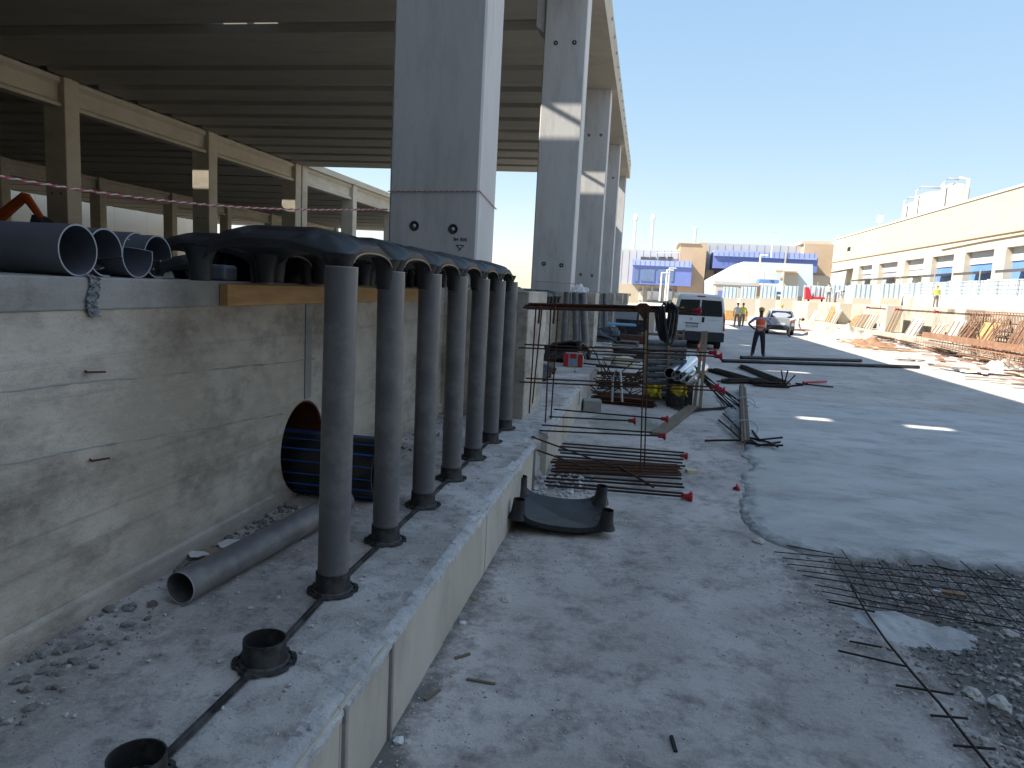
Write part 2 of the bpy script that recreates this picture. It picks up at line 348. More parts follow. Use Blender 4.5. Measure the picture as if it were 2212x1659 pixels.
# freshly cast slab with a rounded, uneven edge
def smooth_poly(P, k=6):
    out = []
    for i in range(len(P)-1):
        p0 = P[max(i-1,0)]; p1 = P[i]; p2 = P[i+1]; p3 = P[min(i+2,len(P)-1)]
        for t in range(k):
            t /= k
            out.append(tuple(.5*((2*p1[q])+(-p0[q]+p2[q])*t+(2*p0[q]-5*p1[q]+4*p2[q]-p3[q])*t*t+(-p0[q]+3*p1[q]-3*p2[q]+p3[q])*t**3) for q in(0,1)))
    out.append(P[-1]); return out
E2 = smooth_poly(slab_edge, 14)
E1 = list(E2)
E2 = [(x+.04*fbm(x*5,y*5,1,5), y+.04*fbm(x*5,y*5,7,5)) for x,y in E2]
mb = MB(); rings = []
for d,z in ((-.05,-.03),(-.01,.008),(.012,.02),(.05,.03),(.12,.036),(.26,.04)):
    r = []
    for i,(x,y) in enumerate(E2):
        a = Vector(E1[max(i-4,0)]); b = Vector(E1[min(i+4,len(E1)-1)]); t = (b-a).normalized(); n = Vector((-t.y,t.x))
        r.append((x+n.x*d, y+n.y*d, z+(.012*fbm(x*3,y*3,3+d*9,4,3) if d < .2 else 0)))
    rings.append(r)
L_ = len(E2)
for k in range(5):
    mb.add(rings[k]+rings[k+1], [(i,i+1,i+1+L_,i+L_) for i in range(L_-1)], True)
top = rings[-1]
from mathutils.geometry import tessellate_polygon
Q = [Vector(p) for p in top]+[Vector((9.5,16,.04))]
mb.add(Q, [tuple(t_) for t_ in tessellate_polygon([Q])])
so_ = tag(mb.build('cast_slab', M['wet']), kind='structure')
at = so_.data.attributes.new('dirt','FLOAT','POINT'); vals = []
for k in range(5): vals += [(.75,.62,.55,.5,.42,.12)[k]]*L_+[(.75,.62,.55,.5,.42,.12)[k+1]]*L_
vals += [.12]*(len(mb.v)-len(vals)); at.data.foreach_set('value', vals)
# hall floor behind the wall, terrace on the far side
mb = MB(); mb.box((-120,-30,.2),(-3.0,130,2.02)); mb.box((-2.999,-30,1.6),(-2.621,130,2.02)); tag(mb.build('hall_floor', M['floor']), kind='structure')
mb = MB(); mb.box((16.6,18,-.02),(140,150,2.2)); tag(mb.build('terrace', M['terrace']), kind='structure')

# ------------------------------------------------------------------ the concrete-frame hall on the left
hall = thing('concrete_hall', 'tall unfinished precast concrete hall with rows of columns and a ribbed roof', 'building', (-28,20,2.02))
COLY = [8.87+11.75*i for i in range(5)]
ZT = 10.62
def chamfer_col(mb, x0, x1, y0, y1, z0, z1, c=.025):
    P = [(x0+c,y0),(x1-c,y0),(x1,y0+c),(x1,y1-c),(x1-c,y1),(x0+c,y1),(x0,y1-c),(x0,y0+c)]
    mb.prism([(x,y,z0) for x,y in P], (0,0,z1-z0))
def ring_insert(parent, x, y, z, s=1):
    mb = MB(); mb.lathe((x,y,z), [(.062*s,.001),(.06*s,.007),(.048*s,.006),(.044*s,.0015),(.0001,.0015)], 20, Vector((0,-1,0)))
    o = mb.build('socket_ring', M['trim'], parent)
    mb = MB(); mb.lathe((x,y,z), [(.0001,.008),(.022*s,.008),(.024*s,-.02)], 14, Vector((0,-1,0)))
    mb.build('socket_pin', M['reflect'], parent)
cols = []
for i,Y in enumerate(COLY):
    mb = MB(); chamfer_col(mb, -3.25, -2.10, Y, Y+.97, 2.0, ZT)
    c = mb.build('column', M['column'], hall)
    mb = MB(); mb.prism([(-3.249,Y+.1,9.05),(-3.249,Y+.87,9.05),(-3.249,Y+.87,ZT),(-3.249,Y+.1,ZT)], (-.001,0,0))
    mb = MB(); P = [(-3.24,9.0),(-3.5,9.2),(-3.5,ZT),(-3.24,ZT)]
    mb.prism([(x,Y+.08,z) for x,z in P], (0,.8,0)); mb.build('corbel', M['column'], c)
    if i < 4:
        for x,z in ((-2.93,8.73),(-2.42,8.74),(-2.91,2.79),(-2.41,2.77)) if i < 3 else ((-2.93,8.73),(-2.42,8.74)):
            ring_insert(c, x, Y, z)
    cols.append(c)
# stencil on the nearest column: small characters with a triangle below
def text_mesh(name, body, size, mt, parent, loc, rot, align='CENTER', ext=.0015, mirror=False):
    cu = bpy.data.curves.new(name, 'FONT'); cu.body = body; cu.size = size; cu.align_x = align; cu.extrude = ext
    t = bpy.data.objects.new(name, cu); col.objects.link(t); bpy.context.view_layer.update()
    me = bpy.data.meshes.new_from_object(t.evaluated_get(bpy.context.evaluated_depsgraph_get()))
    bpy.data.objects.remove(t); me.materials.clear(); me.materials.append(mt)
    o = bpy.data.objects.new(name, me); col.objects.link(o); o.parent = parent
    p = parent; tt = Vector((0,0,0))
    while p: tt += p.location; p = p.parent
    o.location = Vector(loc)-tt; o.rotation_euler = rot
    if mirror: o.scale.x = -1
    return o
text_mesh('stencil_number', '84 000', .062, M['ink'], cols[0], (-2.31,8.868,2.625), (R(90),0,0))
mb = MB()
for a,b in (((-2.36,2.575),(-2.26,2.575)),((-2.36,2.575),(-2.30,2.52)),((-2.26,2.575),(-2.33,2.505))):
    mb.cyl((a[0],8.868,a[1]),(b[0],8.868,b[1]),.004,n=5)
mb.build('stencil_triangle', M['ink'], cols[0])
# second and third row
ROW2 = [20.4,32.1,44.0,55.9,57.05,67.6,79.3,91]
for X,rows in ((-28.4,ROW2),(-56,[20.4,32.1,44,55.9,67.6,79.3,91,102.7,114.4,126]),(-74,[26,38,50,62])):
    for Y in rows:
        mb = MB(); chamfer_col(mb, X-1.2, X, Y, Y+.95, 2.0, 11.0 if X > -60 else 8)
        c = mb.build('column', M['beam'], hall)
        if X == -28.4 and Y < 60:
            for dx in (-.85,-.35): ring_insert(c, X+dx, Y, 5.5)
def ibeam(name, X, y0, y1, z0=9.62, z1=11.0):
    mb = MB(); P = [(-.32,z0),(.32,z0),(.32,z0+.16),(.14,z0+.3),(.14,z1-.36),(.32,z1-.2),(.32,z1),(-.32,z1),(-.32,z1-.2),(-.14,z1-.36),(-.14,z0+.3),(-.32,z0+.16)]
    mb.prism([(X+x,y0,z) for x,z in P], (0,y1-y0,0)); return mb.build(name, M['beam'], hall)
for X in (-28.9,-56.6):
    ys = [8.6]+ROW2[:4]+([57.05]+ROW2[5:] if X > -30 else [67.6,79.3,91,102.7,114.4,126])
    for a,b in zip(ys,ys[1:]):
        if b-a > 2: ibeam('main_beam', X, a+.955, b-.005)
mb = MB(); mb.box((-29.75,57.0,11.004),(-28.2,92,11.5)); mb.build('parapet_beam', M['beam'], hall)
# roof elements: wide slabs near the camera, narrower ribs farther on
ribs = [(-16,-9.5),(-8.8,-3.6),(-3.2,2.6),(3.0,9.38),(9.92,18.7),(19.2,25.5),(26.3,30.47)]
y = 31.75
ribs.append((30.97,33.6))
for k in range(8): ribs.append((34.24+2.94*k, 34.24+2.94*k+2.28))
ribs[-1] = (ribs[-1][0], 57.6)
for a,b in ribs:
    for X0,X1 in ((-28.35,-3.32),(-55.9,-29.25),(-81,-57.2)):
        if a > 46 and X1 > -4: X1 = -7.0            # unseen roof opening added to let sun onto the far road
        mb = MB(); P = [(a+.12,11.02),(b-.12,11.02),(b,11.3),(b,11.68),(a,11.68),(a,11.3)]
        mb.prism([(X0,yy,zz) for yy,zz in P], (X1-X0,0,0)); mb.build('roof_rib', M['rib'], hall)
holes = [(-7.95,-7.35,9.44,9.86),(-6.15,-5.35,9.44,9.86),(-8.4,-5.8,18.73,19.17),(-8.4,-5.9,30.5,30.94),
         (-16.8,-15.75,25.65,26.2),(-15.55,-14.5,25.65,26.2),(-33.6,-30.9,42.5,43.02),(-33.4,-31.0,54.35,54.8),(-27.6,-26.9,33.65,34.2),(-7.0,-3.35,46.0,57.7)]
xs = sorted({-82,-2.9}|{h[0] for h in holes}|{h[1] for h in holes}); ys = sorted({-16,57.6}|{min(h[2],57.6) for h in holes}|{min(h[3],57.6) for h in holes})
mb = MB()
for a,b in zip(xs,xs[1:]):
    for c,d in zip(ys,ys[1:]):
        if any(h[0]-.001 <= a and b <= h[1]+.001 and h[2]-.001 <= c and d <= h[3]+.001 for h in holes): continue
        for z in (11.70,11.80): mb.add([(a,c,z),(b,c,z),(b,d,z),(a,d,z)], [(0,1,2,3)])
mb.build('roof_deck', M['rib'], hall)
for (x0,x1,y0,y1) in holes[2:4]:
    mb = MB(); mb.cyl((x0+.55,y1+.03,11.75),(x1-.5,y0-.03,11.75),.05,n=6); mb.build('roof_brace', M['steel_grey'], hall)
for k in range(12):
    a = 58.3+6*k
    for X0,X1 in ((-55.9,-29.95),(-81,-57.2)):
        mb = MB(); mb.box((X0,a,11.02),(X1,a+5.2,11.68)); mb.build('roof_rib', M['rib'], hall)
mb = MB(); mb.box((-82,57.62,11.7),(-29.9,131,11.82)); mb.build('roof_deck', M['rib'], hall)
# eave: edge beam and fascia along the street
for i,(a,b) in enumerate(zip([-15.5,-2.9]+COLY[:-1], [-2.905]+COLY)):
    mb = MB(); P = [(-3.28,10.625),(-1.86,10.625),(-1.86,11.78),(-2.05,11.86),(-3.28,11.86)]
    e = COLY[-1]+.97 if b == COLY[-1] else b
    mb.prism([(x,a+.006,z) for x,z in P], (0,e-a-.012,0)); mb.build('eave_beam', M['beam'], hall)
for k in range(26):
    mb = MB(); mb.box((-1.862,10+1.8*k,11.25),(-1.80,10.05+1.8*k,11.35)); mb.build('eave_bracket', M['steel_grey'], hall)
for x,yy,z,dx,dz in ((-4.0,17,9.3,.1,.9),(-3.7,17.5,7.6,.25,-.5)):
    pass
mb = MB(); mb.tube([(-4.15,19.2,10.9),(-4.1,19.2,10.3),(-3.98,19.2,9.85)], .018, 6); mb.build('conduit_stub', M['tape_w'], hall)
# unseen block added behind the viewer to keep sky light off near surfaces
mb = MB(); mb.box((-77,-40,0),(60,-13,15.5)); mb.build('unseen_sky_blocker', M['rib'], hall)
# pale building seen through the hall
ob = thing('pale_hall_wall', 'pale precast wall of another hall seen between the dark columns', 'building', (-88,45,2.02))
for k in range(16):
    y0 = 5+8*k
    mb = MB(); mb.box((-88,y0+.02,2.02),(-87.6,y0+7.98,4.4)); mb.build('wall_panel', M['cream'], ob)
    mb = MB(); mb.box((-88,y0+.02,5.3),(-87.6,y0+7.98,15)); mb.build('wall_panel', M['cream_l'], ob)
    mb = MB(); mb.box((-88,y0+(0 if k%2 else 3.4),4.4),(-87.65,y0+7.98,5.3)); mb.build('wall_panel', M['cream'], ob)

# ------------------------------------------------------------------ basement wall, piers and ledge
WX = -2.42
wl = thing('retaining_wall', 'long board-marked concrete wall behind the row of grey pipes', 'wall', (WX-.1,12,.5))
HY, HZ, HR = 4.93, .845, .345              # hole for the striped pipe
PIER = [8.62+11.75*i for i in range(5)]
def wall_with_hole(y0, y1, z0, z1, mt, name):
    mb = MB(); n = 40; x0, x1 = -2.62, WX
    ringo = [(HY+HR*math.cos(2*math.pi*i/n), HZ+HR*math.sin(2*math.pi*i/n)) for i in range(n)]
    def rect(i):
        a = 2*math.pi*i/n; c, s = math.cos(a), math.sin(a)
        t = min((y1-HY)/c if c > 1e-6 else 1e9, (y0-HY)/c if c < -1e-6 else 1e9, (z1-HZ)/s if s > 1e-6 else 1e9, (z0-HZ)/s if s < -1e-6 else 1e9)
        return (HY+c*t, HZ+s*t)
    # square frame round the hole
    fy0, fy1, fz0, fz1 = HY-.5, HY+.5, z0, HZ+.5
    def rect2(i):
        a = 2*math.pi*(i+.0)/n; c, s = math.cos(a), math.sin(a)
        t = min((fy1-HY)/c if c > 1e-6 else 1e9, (fy0-HY)/c if c < -1e-6 else 1e9, (fz1-HZ)/s if s > 1e-6 else 1e9, (fz0-HZ)/s if s < -1e-6 else 1e9)
        return (HY+c*t, HZ+s*t)
    out = [rect2(i) for i in range(n)]
    for (yy,zz) in ((fy0,fz0),(fy1,fz0),(fy0,fz1),(fy1,fz1)):
        k = min(range(n), key=lambda q:(out[q][0]-yy)**2+(out[q][1]-zz)**2); out[k] = (yy,zz)
    f = [(x1,a,b) for a,b in ringo]+[(x1,a,b) for a,b in out]
    mb.add(f, [(i,(i+1)%n,(i+1)%n+n,i+n) for i in range(n)])
    mb.add([(x1,a,b) for a,b in ringo]+[(x0,a,b) for a,b in ringo], [(i,(i+1)%n,(i+1)%n+n,i+n) for i in range(n)], True)
    def fq(a,b,c,d): mb.add([(x1,a,c),(x1,b,c),(x1,b,d),(x1,a,d)], [(0,1,2,3)])
    fq(y0,fy0,z0,z1); fq(fy1,y1,z0,z1); fq(fy0,fy1,fz1,z1)
    mb.add([(x0,y0,z1),(x1,y0,z1),(x1,y1,z1),(x0,y1,z1)], [(0,1,2,3)])
    return mb.build(name, mt, wl, fix=False)
wall_with_hole(-3, PIER[0], .45, 1.9, M['wall'], 'wall_face')
mb = MB(); mb.box((-2.62,-3,1.9),(WX+.008,PIER[0],2.045)); mb.build('wall_cap', M['cap'], wl, bevel=.008)
# kicker at the wall foot
mb = MB(); P = [(WX-.01,.49),(WX+.035,.49),(WX+.03,.60),(WX+.012,.612),(WX-.01,.612)]
mb.prism([(x,-3,z) for x,z in P], (0,HY-.36+3,0)); mb.build('wall_kicker', M['wall'], wl)
mb = MB(); mb.prism([(x,HY+.36,z) for x,z in P], (0,PIER[0]-HY-.36,0)); mb.build('wall_kicker', M['wall'], wl)
# horizontal pour joints
for (pa,pb) in (((0,1003),(610,893)),((0,845),(680,775))):
    A_ = gx(pa[0],pa[1],WX); B_ = gx(pb[0],pb[1],WX); P = []
    for i in range(60):
        p = A_.lerp(B_,i/59); P.append((WX-.004, p.y, p.z+.008*fbm(p.y*3,1.3)+.003*fbm(p.y*14,4)))
    mb = MB(); mb.tube(P,[.007+.004*fbm(i*.3,2.2) for i in range(60)],5); mb.build('pour_joint', M['cap'], wl)
# vertical form joints and the nib beside the hole
for yy in (4.98,6.9):
    mb = MB(); mb.box((WX-.005,yy-.05,1.2 if yy < 5.5 else .62),(WX+.008,yy+.05,1.899)); mb.build('form_joint', M['cap'], wl)
for yy,zz in [(gx(a_,b_,WX).y,gx(a_,b_,WX).z) for a_,b_ in ((190,800),(200,990))]:
    mb = MB(); mb.cyl((WX-.02,yy,zz),(WX+.02,yy-.03,zz-.004),.005,n=6); mb.cyl((WX+.02,yy-.03,zz-.004),(WX+.03,yy+.07,zz-.012),.005,n=6); mb.build('tie_wire', M['rust'], wl)
for i,Y in enumerate(PIER):
    mb = MB(); mb.box((-2.62,Y,.42),(-1.37,Y+1.62,2.055)); mb.build('pier', M['wall'], wl, bevel=.015)
    if i < 4:
        mb = MB(); mb.box((-2.62,Y+1.62,.42),(WX,PIER[i+1],1.86)); mb.build('wall_face', M['wall'], wl)
        for q in range(5):
            yy = Y+2.6+1.8*q; mb = MB(); mb.box((WX-.004,yy,.5),(WX+.006,yy+.05,1.855)); mb.build('form_joint', M['ledge_face'], wl)
# ledge (strip footing)
lg = thing('footing_ledge', 'knee-high concrete footing ledge with a chipped edge along the wall', 'footing', (-1.7,10,0))
def ledge_x(y): return -1.035+.006*math.sin(y*1.3)
def ledge_top(y0, y1, xe, res, zt=.5):
    mb = MB(); ny = int((y1-y0)/res); nxx = int(1.45/res)
    def f(u, v):
        y = y0+v*(y1-y0); x = -2.44+u*(xe+2.44)
        e = max(0, 1-(xe-x)/.11); z = zt+.006*fbm(x,y,0,4,3)+.004*fbm(x,y,5,3,14)
        ch = max(0, fbm(1.7,y,2,5,2.2)+.25)
        if e > 0: z += -.022*e*e*ch+.010*e*fbm(x,y,8,3,16)
        if u > .999: x += .012*fbm(3,y,5,4,6)+.006; z -= .012+.02*ch
        return (x, y, z)
    mb.grid(f, nxx, ny)
    mi = 0
    for i,ff in enumerate(mb.f):
        x = sum(mb.v[j][0] for j in ff)/4; y = sum(mb.v[j][1] for j in ff)/4
        if x > xe-.055-.05*max(0,fbm(1.7,y,2,5,2.2)+.2)+.03*fbm(x,y,1,3,12): mb.mi[i] = 1
    # rim turned down over the face
    n = nxx+1; edge = [mb.v[j*n+nxx] for j in range(ny+1)]
    low = [(x+.002*fbm(y*9,1),y,z-.016-.02*abs(fbm(y*4,2.2))) for x,y,z in edge]
    mb.m = 1; mb.add(edge+low, [(i,i+1,i+1+ny+1,i+ny+1) for i in range(ny)], True)
    return mb.build('ledge_top', [M['ledge'], M['chip']], lg, fix=False)
ledge_top(.3, 7.32, -1.015, .03)
ledge_top(7.95, 12.0, -.965, .045)
mb = MB(); mb.box((-2.44,12.0,.2),(-.96,60,.5)); mb.build('ledge_top', M['ledge'], lg)
# face panels cast against formwork
pan = [.3,2.42,2.98,3.9,5.03,5.5,6.55,7.3]
for a,b in zip(pan,pan[1:]):
    mb = MB(); o = random.uniform(-.004,.004)
    mb.box((-1.3,a+.004,-.1),(-1.02+o,b-.004,.487)); mb.build('face_panel', M['ledge_face'], lg, bevel=.003)
mb = MB(); mb.box((-1.31,.3,-.1),(-1.034,7.3,.48)); mb.build('ledge_core', M['cap'], lg)
for yy in (2.44,2.965):
    mb = MB(); mb.box((-1.05,yy,-.02),(-1.006,yy+.028,.47)); mb.build('form_joint', M['cap'], lg, bevel=.004)
pan = [7.95,8.9,9.7,11,12.6,14,15.4,17,19,21,23.5,26,29,33,38,44]
for a,b in zip(pan,pan[1:]):
    mb = MB(); o = random.uniform(-.006,.006)
    mb.box((-1.3,a+.006,-.1),(-.97+o,b-.006,.488)); mb.build('face_panel', M['ledge_face'], lg, bevel=.003)
# broken end between the two lengths of footing
mb = MB()
def brk(u, v):
    y = 7.30+u*.7; z = .5*v; x = -1.06-.10*math.sin(math.pi*u)+.05*fbm(u*3,v*3,4,5,1.4)+.015*fbm(u*9,v*9,2)+.07*(1-v)
    return (x, y, z-.03*math.sin(math.pi*u)*v+.01*fbm(u*6,v*4,9))
mb.grid(brk, 26, 22); 
def brt(u, v):
    p = brk(v,1); x = -2.44+u*(p[0]+2.44); return (x, p[1], p[2]*u+(.5)*(1-u)+.012*fbm(x,p[1],1,4,7))
mb.grid(brt, 30, 20); mb.build('broken_end', M['chip'], lg, fix=False)
mb = MB(); mb.box((-1.045,7.30,-.02),(-1.0,7.335,.46)); mb.build('form_joint', M['cap'], lg, bevel=.006)

# ------------------------------------------------------------------ upright pipes, sockets and void formers
ORD = ['nearest the camera','second from the camera','third from the camera','fourth from the camera','fifth from the camera','sixth from the camera','farthest of the seven']
PX = -1.475
PY = [3.36+.773*i for i in range(7)]
def socket(loc):
    s_ = thing('pipe_socket', '', 'pipe socket', loc)
    mb = MB()
    # perforated flange: ring with six ears
    n = 48
    ro = [.13 if (i%8) in (1,2,3,4,5,6) else .12 for i in range(n)]
    vs = []
    for zz in (.002,.012):
        vs += [(math.cos(2*math.pi*i/n)*ro[i], math.sin(2*math.pi*i/n)*ro[i], zz) for i in range(n)]
        vs += [(math.cos(2*math.pi*i/n)*.112, math.sin(2*math.pi*i/n)*.112, zz) for i in range(n)]
    fs = [(2*n+i,2*n+(i+1)%n,3*n+(i+1)%n,3*n+i) for i in range(n)]+[(i,(i+1)%n,2*n+(i+1)%n,2*n+i) for i in range(n)]+[(n+i,3*n+i,3*n+(i+1)%n,n+(i+1)%n) for i in range(n)]
    mb.add(vs, fs)
    for k in range(12):
        a = 2*math.pi*k/12; mb.box((.085,-.007,.002),(.115,.007,.013), a, (0,0,0))
    mb.lathe((0,0,0), [(.104,.002),(.102,.014),(.09,.018)], 32)
    mb.build('flange', M['black_matt'], s_, local=True)
    mb = MB(); mb.pipe((0,0,.014),(0,0,.105), .087, .081, 32); mb.cyl((0,0,.004),(0,0,.012),.081,n=24)
    mb.build('collar', M['black_matt'], s_, local=True)
    return s_
s0 = socket((-1.44,1.84,.502))
s0['label'] = 'empty black pipe socket cut by the bottom edge of the picture'; s0['group'] = 'black sockets on the ledge'
sockY = [1.84, 2.62]+PY
for i,Y in enumerate(sockY[1:]):
    c = dup(s0); c.location = (-1.445 if i == 0 else PX, Y, .502)
    c['label'] = 'empty black pipe socket beside the lying grey pipe, next to the first upright pipe' if i == 0 else 'black flanged socket under the upright pipe '+ORD[i-1]
for i,Y in enumerate(PY):
    lean = random.uniform(-.022,.022); top = 2.155+random.uniform(-.006,.004)
    t = thing('upright_pipe', 'grey upright plastic pipe on the ledge, '+ORD[i], 'pipe', (PX,Y,.512), 0, 'upright grey pipes carrying the black domes')
    mb = MB(); mb.pipe((0,0,.0),(lean*.4,lean,top-.512), .0795, .0765, 40); mb.build('pipe_wall', M['pvc'], t, local=True)
    mb = MB(); mb.pipe((lean*.4,lean,top-.513),(lean*.4,lean,top-.509), .0797, .0763, 40); mb.build('cut_rim', M['pvc_edge'], t, local=True)
for i,(a,b) in enumerate(zip(sockY,sockY[1:])):
    xa = -1.44 if i == 0 else (-1.445 if i == 1 else PX); xb = -1.445 if i == 0 else PX
    mb = MB(); A = Vector((xa,a+.12,.506)); B = Vector((xb,b-.12,.506)); d = (B-A); L = d.length; M3 = Matrix.Rotation(math.atan2(-d.x,d.y),3,'Z')
    mb.obox((A+B)/2+Vector((0,0,.006)), (.034,L+.04,.008), M3)
    mb.obox((A+B)/2+Vector((0,0,.014)), (.016,L+.04,.012), M3)
    o = mb.build('spacer_strip', M['black_matt'])
    tag(o, 'flat black spacer strip, '+('between the two empty sockets' if i == 0 else 'from the empty socket to the first upright pipe' if i == 1 else 'behind '+['the first','the second','the third','the fourth','the fifth','the sixth'][i-2]+' upright pipe'), 'spacer strip', 'spacer strips on the ledge')
# void-former dome
def dome_parts(parent, w=.86, d=.75, Ha=.074, H=.175):
    mb = MB(); n = 40
    def hz(u, v):
        s_ = min(1, abs(u*v)/.76); e = max(abs(u),abs(v)); c_ = min(abs(u),abs(v))
        arch = Ha*math.sqrt(max(0,1-s_**2.4))
        hip = 1 if e < .38 else 1-.28*(e-.38)/.46 if e < .84 else .72-.14*(e-.84)/.16
        corner = max(0,(c_+e-1.25))/.75
        top = H*hip-.07*corner
        flute = 0
        return top-flute if e < .96 else max(arch+.012, min(top-flute, arch+.075))
    def up(u, v):
        U, V = u*2-1, v*2-1; z = hz(U,V)
        z += .011*(1 if (abs(abs(U)-.45) < .06 or abs(abs(V)-.45) < .06) and max(abs(U),abs(V)) < .9 else 0)
        return (U*w/2, V*d/2, z+.012)
    def dn(u, v):
        U, V = u*2-1, v*2-1; s_ = min(1, abs(U*V)/.76); return (U*w/2*.985, V*d/2*.985, min(hz(U,V)-.012, Ha*math.sqrt(max(0,1-s_**2.4))+.05*(1-max(abs(U),abs(V)))))
    mb.grid(up, n, n); mb.grid(dn, n, n)
    N1 = (n+1)**2
    idx = lambda i,j: j*(n+1)+i
    bd = [idx(i,0) for i in range(n)]+[idx(n,j) for j in range(n)]+[idx(i,n) for i in range(n,0,-1)]+[idx(0,j) for j in range(n,0,-1)]
    for a,b in zip(bd, bd[1:]+bd[:1]): mb.f.append((a,b,b+N1,a+N1)); mb.mi.append(0); mb.sm.append(False)
    mb.build('shell', M['black'], parent, local=True)
    # raised cap, edge ridges with teeth, corner legs
    mb = MB(); mb.prism([(-.13,-.1,H-.012),(.13,-.1,H-.012),(.09,-.07,H+.022),(-.09,-.07,H+.022)], (0,.2,0)); mb.build('top_cap', M['black'], parent, local=True, bevel=.006)
    for k in range(5):
        mb = MB(); mb.prism([(w/2-.16,-.105+.045*k,Ha+.02),(w/2-.03,-.105+.045*k,Ha-.01),(w/2-.03,-.105+.045*k,Ha+.022),(w/2-.16,-.105+.045*k,Ha+.055)], (0,.03,0)); mb.build('ridge_tooth', M['black_matt'], parent, local=True)
    for sx in (-1,1):
        for sy in (-1,1):
            mb = MB(); mb.lathe((sx*(w/2-.05),sy*(d/2-.05),0), [(.05,-.11),(.06,.0),(.085,.06)], 12); mb.build('corner_leg', M['black'], parent, local=True)
    mb = MB(); P = []
    for k in range(25):
        V = -0.75+1.50*k/24; P.append((w/2+.002, V*d/2, Ha*math.sqrt(max(0,1-(abs(V)/.76)**2.4))+.004))
    mb.tube(P, .006, 6); mb.build('arch_rim', M['card'], parent, local=True)
d0 = None
for i in range(6):
    Y = (PY[i]+PY[i+1])/2
    if d0 is None:
        d0 = thing('void_former', '', 'void former', (0,0,0)); dome_parts(d0); c = d0
    else: c = dup(d0)
    c.location = (PX-.405, Y, 2.158+.004*(i%2)); c['group'] = 'black domes on the upright pipes'
    c['label'] = 'black plastic dome former resting on the grey pipes, '+['nearest the camera','second in the row','third in the row','fourth in the row','fifth in the row','last and farthest in the row'][i]
for i in range(6):
    c = dup(d0); c.location = (PX-1.27,PY[i]+1.16,2.15); c['group'] = 'second row of black domes'
    c['label'] = 'black dome former on the wall top behind the '+['first','second','third','fourth','fifth','sixth'][i]+' dome of the pipe row'
c = dup(d0); c.location = (-.61,6.33,.19); c.rotation_euler = (R(180)+.05,.06,R(8)); c['label'] = 'black plastic dome former lying upside down on the ground by the ledge'; c['group'] = 'loose black domes'
for i,(x,y,z,rz,lb) in enumerate(((-3.55,5.6,2.03,.3,'black plastic dome former on the hall floor behind the lying grey pipes'),(-3.0,5.4,2.03,0,'black plastic dome former lying just behind the first dome on the pipes'),
        (-3.2,6.3,2.03,.1,'black plastic dome former on the hall floor behind the second dome'))):
    c = dup(d0); c.location = (x,y,z); c.rotation_euler = (0,0,rz); c['label'] = lb; c['group'] = 'loose black domes'
for i in range(6):
    c = dup(d0); c.location = (-2.55,11.2+1.35*i,1.865); c['group'] = 'black domes on the low wall beyond the first pier'
    c['label'] = 'black plastic dome former on the low wall beyond the first pier, '+['nearest of six','second of six','third of six','fourth of six','fifth of six','farthest of six'][i]
# timber ledger on the wall face
mb = MB(); mb.box((WX+.012,3.83,1.905),(WX+.062,8.0,2.03)); o = mb.build('timber_ledger', M['timber'], bevel=.003)
tag(o, 'new orange timber board fixed along the wall under the black domes', 'board')
# big grey pipes lying on the wall top
def big_pipe(x, y, r, L, label, cut=None, rz=0):
    t = thing('large_pipe', label, 'pipe', (x,y,2.046+r), rz, 'large grey pipes lying on the wall')
    mb = MB(); n = 56; th = .006; N = 26
    def end(a):
        return cut(a) if cut else 0
    vs = []
    for j in range(N+1):
        for i in range(n):
            a = 2*math.pi*i/n; e = end(a); s_ = (j/N)**1.6
            X = e*(1-s_)-L*s_; vs.append((X, r*math.cos(a), r*math.sin(a)))
    for j in range(N+1):
        for i in range(n):
            a = 2*math.pi*i/n; e = end(a); s_ = (j/N)**1.6
            X = e*(1-s_)-L*s_; vs.append((X, (r-th)*math.cos(a), (r-th)*math.sin(a)))
    off = n*(N+1); fs = []
    for j in range(N):
        for i in range(n):
            k = (i+1)%n; fs.append((j*n+i,j*n+k,(j+1)*n+k,(j+1)*n+i)); fs.append((off+j*n+i,off+(j+1)*n+i,off+(j+1)*n+k,off+j*n+k))
    mb.add(vs, fs, True); mb.build('pipe_wall', M['pvc_big'], t, local=True)
    mb = MB(); vs = []
    for i in range(n):
        a = 2*math.pi*i/n; e = end(a)+.002
        vs += [(e, r*math.cos(a)*1.004, r*math.sin(a)*1.004),(e,(r-th-.001)*math.cos(a),(r-th-.001)*math.sin(a))]
    mb.add(vs, [(2*i,2*((i+1)%n),2*((i+1)%n)+1,2*i+1) for i in range(n)]); mb.build('cut_rim', M['pvc_edge'], t, local=True)
def notch(lo, hi, depth):
    def f(a):
        a %= 2*math.pi; d = (a-lo)%(2*math.pi); w_ = (hi-lo)%(2*math.pi)
        if d < w_:
            q = d/w_; return -depth*min(1,q*5,(1-q)*7)*(.7+.3*math.sin(q*9))
        return 0
    return f
bp1 = gx(168,527,-2.45).y
for i,(px_,py_,lb,ct) in enumerate(((168,527,'large blue-grey plastic pipe on the wall, nearest and whole-ended',None),(227,536,'large blue-grey plastic pipe with a broken lower rim, second on the wall',notch(R(-75),R(-8),.2)),
        (297,541,'large blue-grey plastic pipe with a split end, third on the wall',notch(R(15),R(75),.26)),(341,545,'large blue-grey plastic pipe with a torn side, nearest the black dome',notch(R(-70),R(-5),.22)))):
    Yp = bp1+.232*i; big_pipe(gy(px_,py_,Yp).x, Yp, .113, 3.2, lb, ct)
mb = MB(); mb.pipe((-2.44,4.02,2.115),(-2.44,4.22,2.115),.075,.07,24); mb.build('x', M['pvc_big']) if 0 else None
mb = MB(); mb.box((-2.56,3.93,2.047),(-2.44,4.08,2.14)); tag(mb.build('plastic_block', M['pvc_big'], bevel=.02), 'small grey plastic block between the torn pipe and the first dome', 'block')
